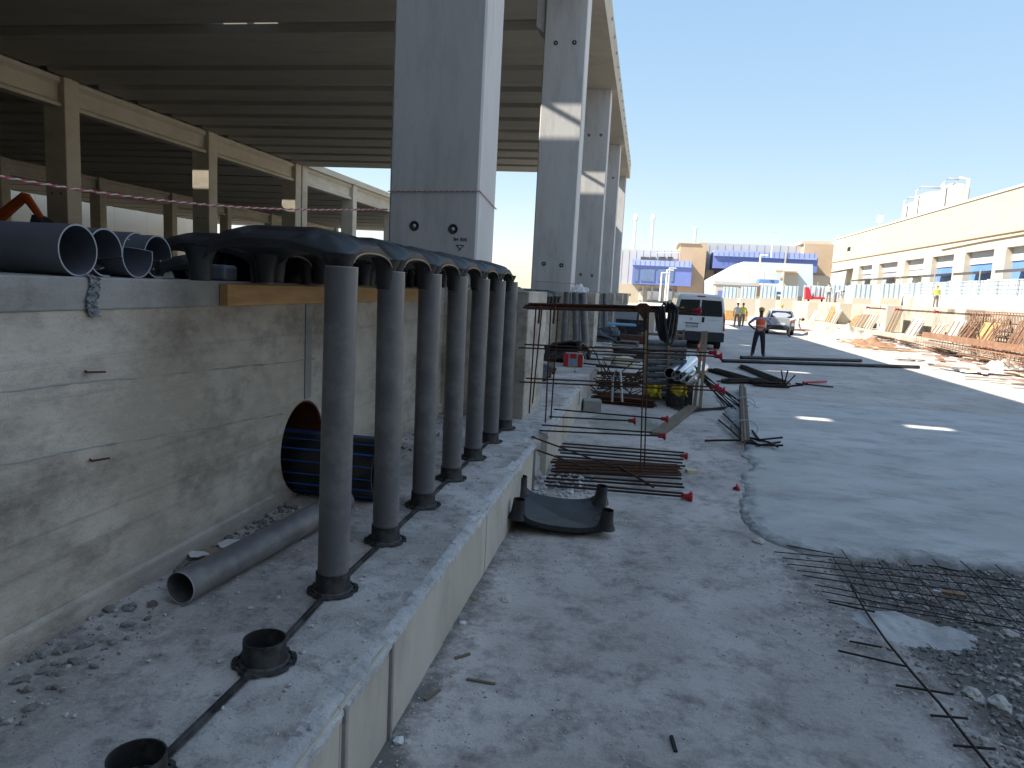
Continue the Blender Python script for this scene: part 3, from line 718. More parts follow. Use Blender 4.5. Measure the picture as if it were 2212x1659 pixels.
# crumpled clear film hanging over the wall cap
FYL = gx(193,620,WX).y
mb = MB()
def film(u, v):
    y = FYL+.05*(u-.5)*(1+.4*v)+.012*math.sin(v*7); z = 2.06-v*.19
    x = WX+.018+.018*fbm(u*3,v*7,2,4,1.5)+.012*abs(fbm(u*9,v*9,5)) - (.02 if v < .05 else 0)
    return (x, y+.012*fbm(v*6,u*2,1), z)
mb.grid(film, 16, 46); tag(mb.build('plastic_film', M['foil'], fix=False), 'crumpled clear plastic film hanging from the wall top under the large pipes', 'plastic film')
# striped water pipe through the wall
wp = thing('striped_water_pipe', 'thick black pipe with blue stripes coming out of the hole in the wall', 'pipe', (-2.2,HY,.51))
PR = .225; pz = .505+PR; px1 = -1.80
mb = MB(); mb.pipe((-4.0,HY,pz),(px1,HY,pz), PR, PR-.02, 48); mb.build('pipe_wall', M['hdpe'], wp)
for k in range(16):
    a = 2*math.pi*k/16+.12; yy = HY+math.cos(a)*(PR+.0005); zz = pz+math.sin(a)*(PR+.0005)
    mb = MB(); mb.cyl((-3.9,yy,zz),(px1-.002,yy,zz),.0045 if k%3 else .0075,n=6,caps=False); mb.build('blue_stripe', M['stripe'], wp)
mb = MB(); mb.pipe((-2.9,HY,HZ),(WX-.004,HY,HZ), HR+.004, HR-.012, 48); tag(mb.build('wall_sleeve', M['brown']), 'brown lining tube inside the round hole in the wall', 'pipe sleeve')
mb = MB(); mb.cyl((-2.88,HY,HZ),(-2.80,HY,HZ),HR-.011,n=40); tag(mb.build('hole_packing', M['brown']), 'dark brown packing behind the striped pipe in the wall hole', 'packing')
mb = MB()
for dy,dz,rr in ((0,0,.05),(.02,.05,.035)):
    mb.add([(-2.02+random.uniform(-.05,.05)+rr*math.cos(t_)*1.3, HY-PR-.004-.01*math.sin(3*t_), pz+.06+dz+rr*.6*math.sin(t_)) for t_ in np.linspace(0,2*math.pi,9)[:-1]], [tuple(range(8))])
tag(mb.build('torn_label', M['paper'], fix=False), 'torn white paper stuck on the striped pipe', 'paper')
# loose grey pipe lying on the ledge
mb = MB(); A = Vector((-2.09,2.99,.588)); B = Vector((-1.93,4.55,.588)); t = thing('lying_pipe','grey plastic pipe lying on the ledge at the wall foot','pipe',(-2.0,3.8,.508))
mb.pipe(A,B,.08,.0765,40); mb.build('pipe_wall', M['pvc'], t)
d = (B-A).normalized(); mb = MB(); mb.pipe(A-d*.001,A+d*.003,.0803,.0760,40); mb.build('cut_rim', M['pvc_edge'], t)
# paper and cardboard scraps beside it
for k,(x,y,mt,lb,sz) in enumerate(((-2.26,3.58,'card','flat brown cardboard scrap beside the lying pipe',.13),(-2.27,3.72,'paper','torn white paper scrap behind the cardboard on the ledge',.10),(-2.33,3.50,'paper','small white paper scrap at the wall end of the cardboard',.07))):
    mb = MB(); n = 11; P = [(x+sz*random.uniform(.6,1)*math.cos(2*math.pi*i/n), y+sz*.9*random.uniform(.6,1)*math.sin(2*math.pi*i/n), .515+.012*k+random.uniform(0,.012)) for i in range(n)]
    mb.prism(P, (0,0,.004)); tag(mb.build('paper_scrap', M[mt]), lb, 'scrap')

# barrier tape
def tape(path, label, tw=26, r=.016):
    P = [Vector(p) for p in path]; t = thing('barrier_tape', label, 'barrier tape', P[0])
    n = len(P)
    for which,mt in ((0,'tape_r'),(1,'tape_w')):
        mb = MB(); Q = []
        for i in range(n):
            s_ = i/(n-1)*tw*2*math.pi+which*math.pi; dd = (P[min(i+1,n-1)]-P[max(i-1,0)]).normalized(); u = dd.cross(Vector((0,0,1))).normalized(); v = u.cross(dd)
            Q.append(P[i]+(u*math.cos(s_)+v*math.sin(s_))*r*.55)
        mb.tube(Q, r*.62, 6); mb.build('tape_strand', M[mt], t)
A = gy(-60,369,4.3); B = gy(836,452,8.95); P = []
for i in range(261):
    q = i/260; p = A.lerp(B,q); p.z -= .11*math.sin(math.pi*q**.85); P.append(p)
tape(P, 'twisted red and white barrier tape sagging across the hall to the first column', 44, .010)
P = []
for a,b,k in (((-3.265,8.855,3.20),(-2.085,8.855,3.235),40),((-2.085,8.855,3.235),(-2.085,9.86,3.13),30)):
    for i in range(k): P.append(Vector(a).lerp(Vector(b),i/k))
tape(P+[Vector((-2.085,9.86,3.13))], 'red and white barrier tape wrapped round the nearest column', 30, .009)
A = gy(1155,607,20.5); B = gy(1250,614,20.5); P = [A.lerp(B,i/40) for i in range(41)]
tape(P, 'thin red and white barrier tape wrapped round the second column', 14, .012)

# ------------------------------------------------------------------ reinforcement
def bar_mb(a, b, r=.008, n=6): mb = MB(); mb.cyl(a, b, r, n=n); return mb
def cap_on(p, d, parent, s_=1.0):
    d = Vector(d).normalized(); mb = MB()
    mb.lathe(Vector(p)-d*.035*s_, [(.0001,0),(.016*s_,0),(.018*s_,.04*s_),(.034*s_,.055*s_),(.036*s_,.064*s_),(.0001,.07*s_)], 12, d)
    return mb.build('end_cap', M['cap_red'], parent)
cg = thing('rebar_cage', 'rusty upright rebar frame with red end caps beside the broken ledge', 'rebar cage', (-.4,8.3,0))
CY = 8.25
def cbar(p0, p1, r=.0085, mt='rust', cap=False, cs=1.0, Y0=CY, Y1=CY):
    a = gy(*p0,Y0); b = gy(*p1,Y1); bar_mb(a,b,r).build('rebar', M[mt], cg)
    if cap: cap_on(b, b-a, cg, cs)
for k,(dy,dz) in enumerate(((0,0),(.035,.022),(-.03,-.012),(.01,.04))):
    cbar((1130+4*k,664-dz*200),(1505-12*k,672-dz*200), .013, 'rust', k == 0, 1.5, CY+dy, CY+dy)
for k,(p0,p1) in enumerate((((1133,744),(1540,762)),((1120,751),(1552,770)))): cbar(p0,p1,.0095,'rust',True,1.3,CY+.1*k,CY+.1*k)
for k,(p0,p1) in enumerate((((1136,817),(1545,836)),((1122,825),(1558,844)))): cbar(p0,p1,.0095,'rust',True,1.3,CY+.1*k,CY+.1*k)
for p0,p1 in (((1158,662),(1143,893)),((1171,664),(1150,872)),((1190,664),(1178,913)),((1206,664),(1190,905)),((1393,664),(1383,1024)),((1401,664),(1392,1012))): cbar(p0,p1,.009,'rust')
for q in range(9): cbar((1186,784+q*3.2),(1196,781+q*3.2),.006,'rust')
for px_ in (1165,1197,1378,1396):                    # hooks bent over the top bar
    a = gy(px_-6,668,CY-.02); mb = MB(); mb.tube([a+Vector((.04,0,.04)),a+Vector((.04,-.03,-.03)),a+Vector((.035,-.03,-.16))],.013,6); mb.build('hook', M['rust'], cg)
P = [(1368,664),(1382,655),(1396,655),(1408,664),(1401,680),(1396,700),(1389,690),(1380,676)]
mb = MB(); q = [gy(x,y,CY-.05) for x,y in P]; mb.add(q+[p+Vector((0,.03,0)) for p in q], [tuple(range(8)),tuple(range(15,7,-1))]+[(i,(i+1)%8,(i+1)%8+8,i+8) for i in range(8)])
tag(mb.build('rusty_plate', M['rust']), 'crumpled rusty steel plate hung over the top bar of the cage', 'steel plate')
# black hose looped over the top bar
hp = []
for k in range(3):
    cx_ = 1432+8*k; cyy = 668; Yh = CY-.06-.03*k
    for i in range(13):
        a = math.pi*i/12; hp.append(gy(cx_-15+30*i/12-((0)), cyy+(66+5*k)*math.sin(a)**.7, Yh))
    hp.append(gy(cx_+2, 655, Yh+.05))
mb = MB(); mb.tube(hp, .02, 8); tag(mb.build('black_hose', M['black_matt']), 'black hose looped over the top bar of the rebar cage', 'hose')
mb = MB(); q = [gy(x,y,9.2) for x,y in ((1405,662),(1442,655),(1470,664),(1462,690),(1425,730),(1410,700))]
# bars sticking out of the broken ledge
for k,(p0,p1,cap) in enumerate((((1196,884),(1436,905),1),((1186,900),(1366,909),1),((1170,918),(1408,934),0),((1165,930),(1430,942),1))):
    a = gy(*p0,8.35-.12*k); b = gy(*p1,8.35-.12*k); o = bar_mb(a,b,.0095).build('rebar', M['rust_dark'])
    tag(o, 'thin rebar sticking out of the broken ledge, '+['topmost, with a red cap by the plank','short one with a red cap','third down, without a cap','lowest, with a red cap'][k], 'rebar', 'bars sticking out of the ledge')
    if cap: cap_on(b, b-a, o, 1.3)
for k,(p0,p1) in enumerate((((1150,944),(1330,1010)),((1140,965),(1300,1022)))):
    a = gy(*p0,7.75-.15*k); b = gz(*p1,.09); o = bar_mb(a,b,.0105).build('rebar', M['rust_dark']); tag(o, ['slanting rebar from the ledge break across the stacked bars, upper','slanting rebar from the ledge break across the stacked bars, lower'][k], 'rebar', 'slanting bars')
# heap of straight bars on the ground
hb = thing('rebar_stack', 'stack of long dark rebars lying across the ground by the broken ledge', 'rebar stack', (-.2,8.4,0))
rows = [(958,978,1215,1478),(964,985,1205,1478),(971,993,1200,1476),(978,1000,1210,1474),(985,1007,1195,1480),(1018,1034,1190,1472),(1026,1046,1185,1475),(1033,1053,1180,1478),(1040,1066,1175,1476),(1048,1073,1178,1484)]
for i,(ya,yb,xa,xb) in enumerate(rows):
    a = gz(xa,ya,.03+.01*(i%2)); b = gz(xb,yb,.03+.01*(i%2)); bar_mb(a,b,.0125).build('rebar', M['rust_dark'], hb)
    if i in (1,9): cap_on(b, b-a, hb, 1.7 if i == 9 else 1.4)
for i in range(12):                                      # the tied flat bundle in the middle
    ya = 992+2.3*i; yb = 1004+2.1*i; bar_mb(gz(1195+random.uniform(-8,8),ya,.05+.012*(i%3)), gz(1470+random.uniform(-8,4),yb,.05+.012*(i%3)), .011).build('rebar', M['rust'], hb)
a = gz(1335,1007,.1); b = gz(1412,1052,.05); bar_mb(a,b,.014).build('rebar', M['rust'], hb)
# brown bundle farther back
def bundle(name, label, a, b, n, w, h, r, mt, jit=.05, group=None):
    a = Vector(a); b = Vector(b); d = (b-a).normalized(); u = Vector((-d.y,d.x,0)).normalized()
    t = thing(name, label, 'rebar bundle', (a+b)/2, 0, group)
    for i in range(n):
        o = u*random.uniform(-w,w); z = random.uniform(r,h); j = d*random.uniform(-jit,jit); tw = u*random.uniform(-.05,.05)
        bar_mb(a+o+j+Vector((0,0,z)), b+o+j*random.uniform(-1,1)+tw+Vector((0,0,z)), r, 5).build('rebar', M[mt], t)
    return t
bundle('rebar_bundle','thick brown bundle of rebars on the ground behind the cage', gz(1283,868), gz(1412,880), 44, .16, .2, .011, 'rust', .07)
bundle('rebar_bundle','dark rebar bundle on the road nearest the wooden stakes', gz(1538,803), gz(1640,832), 26, .16, .1, .016, 'rust_dark', .18)
bundle('rebar_bundle','dark rebar bundle lying crosswise left of the long pipe', gz(1560,828), gz(1645,826), 24, .2, .12, .016, 'rust_dark', .1)
bundle('rebar_bundle','dark rebar bundle on the road running towards the bent bars', gz(1600,795), gz(1690,832), 18, .12, .1, .016, 'rust_dark', .15)
t = bundle('rebar_bundle','short dark rebar bundle with bars splayed upwards on the road', gz(1635,834), gz(1700,838), 18, .18, .12, .016, 'rust_dark', .12)
c0 = gz(1693,836,.08)
for p in ((1688,800),(1702,800),(1718,810),(1676,815),(1735,832),(1745,828)):
    bar_mb(c0, gy(*p,c0.y), .017, 5).build('bent_bar', M['rust_dark'], t)
a, b = gz(1718,828,.03), gz(1800,836,.03); tag(bar_mb(a,b,.02).build('rebar', M['rust_dark']), 'single dark bar pointing right from the splayed rebars', 'rebar')
a, b = gz(1735,826,.05), gz(1785,824,.05); tag(bar_mb(a,b,.03).build('red_rod', M['cap_red']), 'red painted rod lying beyond the splayed rebars', 'rod')
# bundle of old battens tied with wire, bars at its foot
t = thing('batten_bundle', 'bundle of weathered wooden battens tied with wire lying along the slab edge', 'batten bundle', gz(1610,900))
for i in range(14):
    x0 = 1598+1.35*i+random.uniform(-2,2); z = .05+.04*(i%4)
    a = gz(x0+3,948+random.uniform(-22,10),z); b = gz(1598+.9*i+random.uniform(-2,2),834+random.uniform(-4,12),z); d = b-a
    M3 = d.to_track_quat('Y','Z').to_matrix(); mb = MB(); mb.obox((a+b)/2,(.034,d.length,.028),M3); mb.build('batten', M[random.choice(['wood_old_y','batten_d'])], t)
for yy in (872,925):
    mb = MB(); c = gz(1608,yy,.1); mb.tube([c+Vector((.2*math.cos(q),.02*math.sin(2*q),.13*math.sin(q))) for q in np.linspace(0,2*math.pi,22)[:-1]],.008,5,True); mb.build('tie_wire', M['steel_grey'], t)
t = thing('bent_rebars', 'bent rusty rebars lying at the near end of the batten bundle', 'rebar pile', gz(1620,955))
for pts in (((1625,930),(1640,950),(1690,945)),((1612,955),(1650,962),(1692,962)),((1618,945),(1660,955),(1680,965)),((1605,940),(1640,962),(1685,955)),((1522,952),(1560,951),(1600,951)),((1552,907),(1580,930),(1602,950)),((1562,893),(1585,915),(1606,938))):
    mb = MB(); mb.tube([gz(x,y,.04+.03*i) for i,(x,y) in enumerate(pts)],.016,6); mb.build('bent_bar', M['rust_dark'], t)
mb = MB(); mb.tube([gz(1612,866,.18),gz(1624,872,.16),gz(1635,880,.05),gz(1665,882,.02),gz(1690,880,.02)],.008,5); tag(mb.build('loose_wire', M['steel_grey']), 'loose pale wire trailing from the batten bundle', 'wire')
# single caps and blocks lying about
o = MB(); p = gz(1590,1054,.03); o.lathe(p, [(.0001,-.03),(.018,-.03),(.02,.01),(.04,.02),(.042,.03),(.0001,.036)], 14, Vector((.8,-.3,.5)).normalized()); tag(o.build('mushroom_cap', M['cap_red']), 'single red plastic rebar cap lying on the ground', 'rebar cap')
p = gz(1492,1022); mb = MB(); mb.box((p.x-.06,p.y-.04,.004),(p.x+.07,p.y+.05,.045),.3); tag(mb.build('cream_block', M['yellow_chip'], bevel=.004), 'small cream block lying right of the rebar stack', 'block')
p = gz(1282,888); mb = MB(); mb.box((p.x-.2,p.y-.1,0),(p.x+.12,p.y+.2,.2),.15); tag(mb.build('concrete_block', M['cap'], bevel=.015), 'grey concrete block at the end of the brown rebar bundle', 'block')
a, b = gz(1418,938,.03), gz(1498,878,.03); d = b-a; mb = MB(); mb.obox((a+b)/2,(.2,d.length,.05),d.to_track_quat('Y','Z').to_matrix()); tag(mb.build('long_board', M['wood_old_y'], bevel=.004), 'long grey board lying slantwise behind the capped bars', 'board')
# stack of thin grey pipes between posts
st = thing('pipe_stack', 'stack of thin grey plastic pipes held between wooden posts', 'pipe stack', gz(1430,872))
Ys = 14.6
for r_ in range(10):
    for q in range(4):
        a = gy(1396+random.uniform(-2,1),868-14.2*r_,Ys+.13*q); b = gy(1482+random.uniform(-2,2),869-14.2*r_,Ys+.13*q)
        mb = MB(); mb.pipe(a,b,.062,.056,14); mb.build('pipe', M['pvc'], st)
for px_,t0,b0,dy in ((1394,714,882,-.1),(1443,738,878,-.1),(1460,715,868,.5),(1474,712,866,.5)):
    a = gy(px_-3,b0,Ys+dy); b = gy(px_+3,t0,Ys+dy); mb = MB(); d = b-a; mb.obox((a+b)/2,(.07,.05,d.length),d.to_track_quat('Z','Y').to_matrix()); mb.build('post', M['wood_old'], st)
a = gy(1385,718,Ys+.2); b = gy(1478,728,Ys+.2); mb = MB(); mb.obox((a+b)/2,((b-a).length,.12,.05),Matrix.Identity(3)); mb.build('top_rail', M['wood_old'], st)
# silver ducts on black crates
for k,(p0,p1,lb) in enumerate((((1447,806),(1480,780),'leftmost of the shiny silver ducts beside the pipe stack'),((1463,811),(1497,777),'second shiny silver duct from the left beside the pipe stack'),((1478,815),(1509,787),'third shiny silver duct from the left beside the pipe stack'),((1491,822),(1520,795),'rightmost of the shiny silver ducts beside the pipe stack'))):
    a = gy(*p0,13.8); b = gy(*p1,15.4); t = thing('silver_duct', lb, 'duct', a, 0, 'silver ducts by the pipe stack')
    mb = MB(); mb.pipe(a,b,.10,.094,24); mb.build('duct_wall', M['zinc'], t); d = (b-a).normalized()
    mb = MB(); mb.pipe(a-d*.01,a+d*.015,.104,.093,24); mb.build('rolled_rim', M['zinc'], t)
for k,(x0,x1,y0,y1) in enumerate(((1440,1482,822,868),(1468,1500,830,872))):
    a = gy(x0,y1,14.0); b = gy(x1,y0,14.0); mb = MB(); mb.box((a.x,14.0+.12*k,0),(b.x,14.9,b.z)); tag(mb.build('black_crate', M['black_matt'], bevel=.03), ['black plastic crate under the silver ducts, left','black plastic crate under the silver ducts, right'][k], 'crate', 'crates under the ducts')
def cloth(p0, p1, Y, mt, label, name='yellow_sack', cat='sack', sag=.1):
    mb = MB(); a = gy(p0[0],p0[1],Y); b = gy(p1[0],p1[1],Y)
    def f(u, v):
        x = a.x+(b.x-a.x)*u+.05*fbm(v*3,u*2,Y); z = a.z+(b.z-a.z)*v*(1-.22*abs(math.sin(u*5+Y)))-.0; y = Y+.06*math.sin(u*9+v*2)+.05*fbm(u*4,v*4,Y)+.10*v
        return (x,y,z)
    mb.grid(f, 16, 12); o = mb.build(name, M[mt], fix=False); o.modifiers.new('s','SOLIDIFY').thickness = .012
    return tag(o, label, cat)
cloth((1397,829),(1427,864),13.7,'yellow_cloth','yellow sack hanging below the pipe stack, left of the two')
cloth((1452,830),(1484,860),13.7,'yellow_cloth','yellow sack hanging below the silver ducts, right of the two')
# stakes, cone
for k,(p0,p1,lb) in enumerate((((1499,884),(1519,716),'tall thin wooden stake leaning in front of the van, left of the pair'),((1512,880),(1526,716),'tall thin wooden stake leaning in front of the van, right of the pair'))):
    a = gy(*p0,14.0); b = gy(*p1,14.6); d = b-a; mb = MB(); mb.obox((a+b)/2,(.06,.04,d.length),d.to_track_quat('Z','Y').to_matrix()); tag(mb.build('wooden_stake', M['wood_old']), lb, 'stake', 'wooden stakes')
p = gz(1508,779); t = thing('traffic_cone', 'red and white traffic cone behind the wooden stakes', 'traffic cone', p)
mb = MB(); mb.box((-.17,-.17,0),(.17,.17,.03)); mb.build('base', M['cone_o'], t, local=True, bevel=.01)
for i,(r0,r1,z0,z1,mt) in enumerate(((.13,.105,.03,.18,'cone_o'),(.105,.08,.18,.32,'tape_w'),(.08,.055,.32,.45,'cone_o'),(.055,.035,.45,.55,'tape_w'),(.035,.022,.55,.64,'cone_o'))):
    mb = MB(); mb.lathe((0,0,0), [(r0,z0),(r1,z1)]+([(.0001,z1)] if i == 4 else []), 20); mb.build('cone_band', M[mt], t, local=True)
# long black pipes lying across the road
for k,(p0,p1,lb) in enumerate((((1560,779),(1985,793),'long black pipe lying across the road in front of the man'),((1600,772),(1860,779),'second long black pipe lying across the road beyond the first'))):
    a = gz(*p0,.06); b = gz(*p1,.06); mb = MB(); mb.pipe(a,b,.06,.052,20); tag(mb.build('long_pipe', M['hdpe']), lb, 'pipe', 'long pipes across the road')
# bars fanning out by the stakes
t = thing('rebar_fan', 'fan of long thin rebars lying from the stakes to the batten bundle', 'rebar pile', gz(1560,850))
for k in range(9):
    bar_mb(gy(1500+2*k,790+4*k,14.4), gz(1600+3*k-(k%3)*20,880+random.uniform(-6,6),.03), .013, 5).build('rebar', M['rust_dark'], t)
for k in range(6):
    bar_mb(gz(1440+8*k,878+3*k,.03), gz(1560+6*k,885-2*k,.03), .012, 5).build('rebar', M['rust_dark'], t)
t.location = t.location
# arch-shaped steel loops left of the pipe stack
mb = MB(); mb.tube([gy(1322,868,12.8),gy(1324,815,12.8),gy(1331,800,12.8),gy(1340,803,12.8),gy(1344,868,12.8)],.02,8); tag(mb.build('steel_loop', M['steel_grey']), 'upright galvanised steel loop left of the pipe stack', 'steel loop')
t = thing('rebar_tangle', 'tangle of dark rebars rising between the ledge and the pipe stack', 'rebar pile', gz(1325,850))
for k in range(40):
    a = gz(random.uniform(1285,1375),random.uniform(812,858),.05); b = a+Vector((random.uniform(-.9,.9),random.uniform(-.9,.9),random.uniform(.05,.75)))
    bar_mb(a,b,.012,5).build('rebar', M['rust_dark'], t)
bundle('rebar_bundle','low dark rebar bundle behind the steel loop', gz(1290,832), gz(1385,838), 26, .3, .3, .013, 'rust', .2)
# wooden slats, sheets and crates piled in front of the van
def slab_thing(name, label, cat, p, size, mt, rz=0, z=0, bevel=.01, group=None):
    q = gz(*p); mb = MB(); mb.box((q.x-size[0]/2,q.y,z),(q.x+size[0]/2,q.y+size[1],z+size[2]),rz); return tag(mb.build(name, M[mt], bevel=bevel), label, cat, group)
slab_thing('blue_sheet','light blue plastic sheet on the pile behind the cage','panel',(1338,752),(1.1,.5,.08),'blue_sheet',.1,.85)
slab_thing('blue_sheet','flat light blue tray on the ledge edge before the far pier','panel',(1300,762),(.8,.5,.05),'blue_sheet',-.1,.52)
for k,(x,y,w_,d_,h_,mt,z,lb) in enumerate(((1335,765,1.3,.8,.45,'black_matt',0,'black plastic crate behind the rebar tangle'),(1352,752,1.6,.6,.3,'rust',.2,'rusty formwork panel lying on the pile'),(1362,742,1.3,.7,1.0,'black_matt',0,'tall dark crate beyond the rusty panel'),
        (1370,775,.9,.6,.35,'trim',0,'dark grey box left of the pipe stack'),(1340,725,1.6,1.0,1.5,'dock_grey',0,'grey stack of site panels far behind the cage'),(1385,718,1.4,1.0,1.4,'cream_l',0,'cream pallet of blocks in the light beyond the pile'),(1445,745,1.2,.6,.55,'dock_blue',.55,'blue-grey panel stack left of the van bumper'))):
    slab_thing('site_crate',lb,'crate',(x,y),(w_,d_,h_),mt,random.uniform(-.15,.15),z,.02)
jp = thing('slat_pile', 'jumbled pile of loose slats and battens between the ledge and the van', 'slat pile', gz(1340,775))
for k in range(22):
    x = random.uniform(1290,1385); y = random.uniform(745,800); q = gz(x,y,random.uniform(.1,.6)); L = random.uniform(.6,1.4)
    mb = MB(); mb.box((q.x-L/2,q.y,q.z),(q.x+L/2,q.y+.12,q.z+.03),random.uniform(-.4,.4))
    mb.build('slat', M[random.choice(['wood_old_y','wood_old','trim','pvc'])], jp)
slab_thing('green_bag','green-yellow sack lying on the pile beside the ledge','sack',(1345,795),(.6,.5,.3),'yellow_chip',.3,0,.1)
# ---- things on the ledge beyond the cage
q = gz(1238,792,.5); t = thing('tool_bag', 'red and grey canvas tool bag on the ledge', 'tool bag', q)
mb = MB(); P = [(-.2,0),(.2,0),(.21,.2),(.17,.29),(-.17,.29),(-.21,.2)]; mb.prism([(x,-.09,z) for x,z in P],(0,.2,0)); mb.build('body', M['tool_grey'], t, local=True, bevel=.02)
for sx in (-1,1): mb = MB(); mb.box((sx*.15-.05,-.096,.005),(sx*.15+.05,-.088,.28)); mb.build('side_patch', M['tool_red'], t, local=True)
mb = MB(); mb.box((-.07,-.097,.18),(.07,-.089,.285)); mb.build('top_patch', M['tool_red'], t, local=True)
mb = MB(); mb.box((-.06,-.096,.07),(.06,-.09,.15)); mb.build('badge', M['blue_sheet'], t, local=True)
mb = MB(); mb.tube([(-.1,-.05,.28),(-.08,-.05,.36),(.08,-.05,.36),(.1,-.05,.28)],.012,6); mb.build('handle', M['trim'], t, local=True)
def former_pile(c, n, label, sc=1):
    for k in range(n):
        d_ = dup(d0); d_.location = (c[0]+.05*k,c[1]+.12*k,c[2]+.09*k); d_.rotation_euler = (random.uniform(-.5,.5),random.uniform(-.3,.3),random.uniform(-.4,.4)); d_.scale = (sc,)*3
        d_['label'] = label+[', lowest',', middle',', top'][k]; d_['group'] = 'loose black domes'
former_pile((-1.75,16.2,.52), 3, 'black dome former heaped on the ledge behind the tool bag')
former_pile((-1.85,12.6,.53), 2, 'black dome former heaped on the ledge before the tool bag', .6)
former_pile((-1.3,23.6,.53), 3, 'black dome former heaped on the ledge beyond the second pier')
a = Vector((-1.62,10.3,.52)); mb = MB(); mb.pipe(a, a+Vector((-.22,.5,.42)), .1,.094,24); tag(mb.build('pipe_offcut', M['pvc']), 'short grey pipe offcut leaning by the first pier', 'pipe')
for k,(x,lean,lb) in enumerate(((-2.1,.03,'leftmost'),(-1.88,.16,'middle'),(-1.68,.2,'rightmost'))):
    Yb = 19.6; a = Vector((x+.0,Yb,.52)); mb = MB(); mb.pipe(a+Vector((lean,-.15,0)), Vector((x,Yb+.2,2.02)), .1,.094,24)
    tag(mb.build('leaning_pipe', M['pvc']), 'grey pipe leaning against the second pier, '+lb+' of three', 'pipe', 'grey pipes leaning on the second pier')
for k,(x,lb) in enumerate(((-2.0,'left'),(-1.75,'right'))):
    a = Vector((x+.15,31.2,.52)); mb = MB(); mb.pipe(a, Vector((x,31.9,2.0)), .1,.094,16); tag(mb.build('leaning_pipe', M['pvc']), 'grey pipe leaning against the third pier, '+lb+' one', 'pipe', 'grey pipes leaning on the third pier')
mb = MB(); mb.grid(lambda u,v:(-2.3+.8*u,8.75+.5*v,2.05+.12*math.sin(math.pi*u)*math.sin(math.pi*v)+.03*fbm(u*5,v*5)),16,12); tag(mb.build('sand_heap', M['rubble'], fix=False), 'small heap of sand on top of the first pier', 'sand heap')
mb = MB(); mb.grid(lambda u,v:(-2.2+.6*u,20.6+.7*v,2.05+.12*math.sin(math.pi*u)*math.sin(math.pi*v)+.16*fbm(u*3,v*3,1,5)),24,20); tag(mb.build('white_sheeting', M['paper'], fix=False), 'crumpled white sheeting on top of the second pier', 'plastic sheet')

# ------------------------------------------------------------------ vehicles
def body_loft(sections, mats, name, parent, bevel=.03):
    """sections: (y, [(x,z)...]) half outlines mirrored"""
    mb = MB(); n = None; vs = []
    for y, P in sections:
        Q = [(x,y,z) for x,z in P]+[(-x,y,z) for x,z in P[::-1]]; n = len(Q); vs += Q
    fs = []
    for j in range(len(sections)-1):
        for i in range(n): fs.append((j*n+i,j*n+(i+1)%n,(j+1)*n+(i+1)%n,(j+1)*n+i))
    fs += [tuple(range(n)), tuple(range(len(vs)-1,len(vs)-n-1,-1))]
    mb.add(vs, fs); return mb.build(name, mats, parent, local=True, bevel=bevel)
def wheel(parent, x, y, r, w_=.22):
    t = MB(); t.lathe((x-w_/2*(1 if x > 0 else -1),y,r), [(.0001,0),(r*.6,0),(r*.95,.0),(r,.03),(r,w_-.03),(r*.95,w_),(r*.62,w_),(.0001,w_-.02)], 28, Vector((1 if x > 0 else -1,0,0)))
    o = t.build('wheel', M['rubber'], parent, local=True)
    mb = MB(); sx = 1 if x > 0 else -1; mb.lathe((x+sx*(w_/2-.012),y,r), [(.0001,.02),(r*.3,.025),(r*.6,.0),(r*.62,-.02)], 24, Vector((sx,0,0))); mb.build('rim', M['steel_grey'], o, local=True)
q = gz(1513,757)
van = thing('passenger_van', 'white passenger van parked with its dark rear windows facing the camera', 'van', (2.16,29.9,0), R(1.5))
def vsec(sc=1, h=2.2, b=.42, top=.86): return [(1.0*sc,b),(1.02*sc,.8),(1.01*sc,1.15),(.96*sc,1.6),(top*sc,h-.12),(top*sc-.10,h-.02),(.4*sc,h)]
S = [(0,vsec(.985,2.16,.45,.87)),(.12,vsec(1,2.21,.42)),(3.3,vsec(1,2.24,.40)),(3.75,vsec(1,2.16,.40,.82)),(4.25,[(1.0,.4),(1.02,.8),(1.0,1.1),(.93,1.35),(.84,1.62),(.74,1.70),(.4,1.74)]),(4.7,[(.98,.38),(1.0,.75),(.97,1.0),(.9,1.12),(.8,1.2),(.7,1.24),(.4,1.27)]),(5.05,[(.85,.4),(.86,.7),(.84,.85),(.8,.92),(.7,.98),(.6,1.0),(.4,1.02)])]
body = body_loft(S, M['white'], 'body', van, .04)
def panel(parent, name, pts, mt, thick=(0,-.012,0), bevel=0):
    mb = MB(); mb.prism(pts, thick); return mb.build(name, M[mt], parent, local=True, bevel=bevel)
def rx(z, f):   # half width at height z, rear face
    zz = [(.45,.985),(.8,1.0),(1.15,.99),(1.6,.945),(2.04,.857)]
    for (a,b),(c,d) in zip(zz,zz[1:]):
        if z <= c: return (b+(d-b)*(z-a)/(c-a))*f
    return zz[-1][1]*f
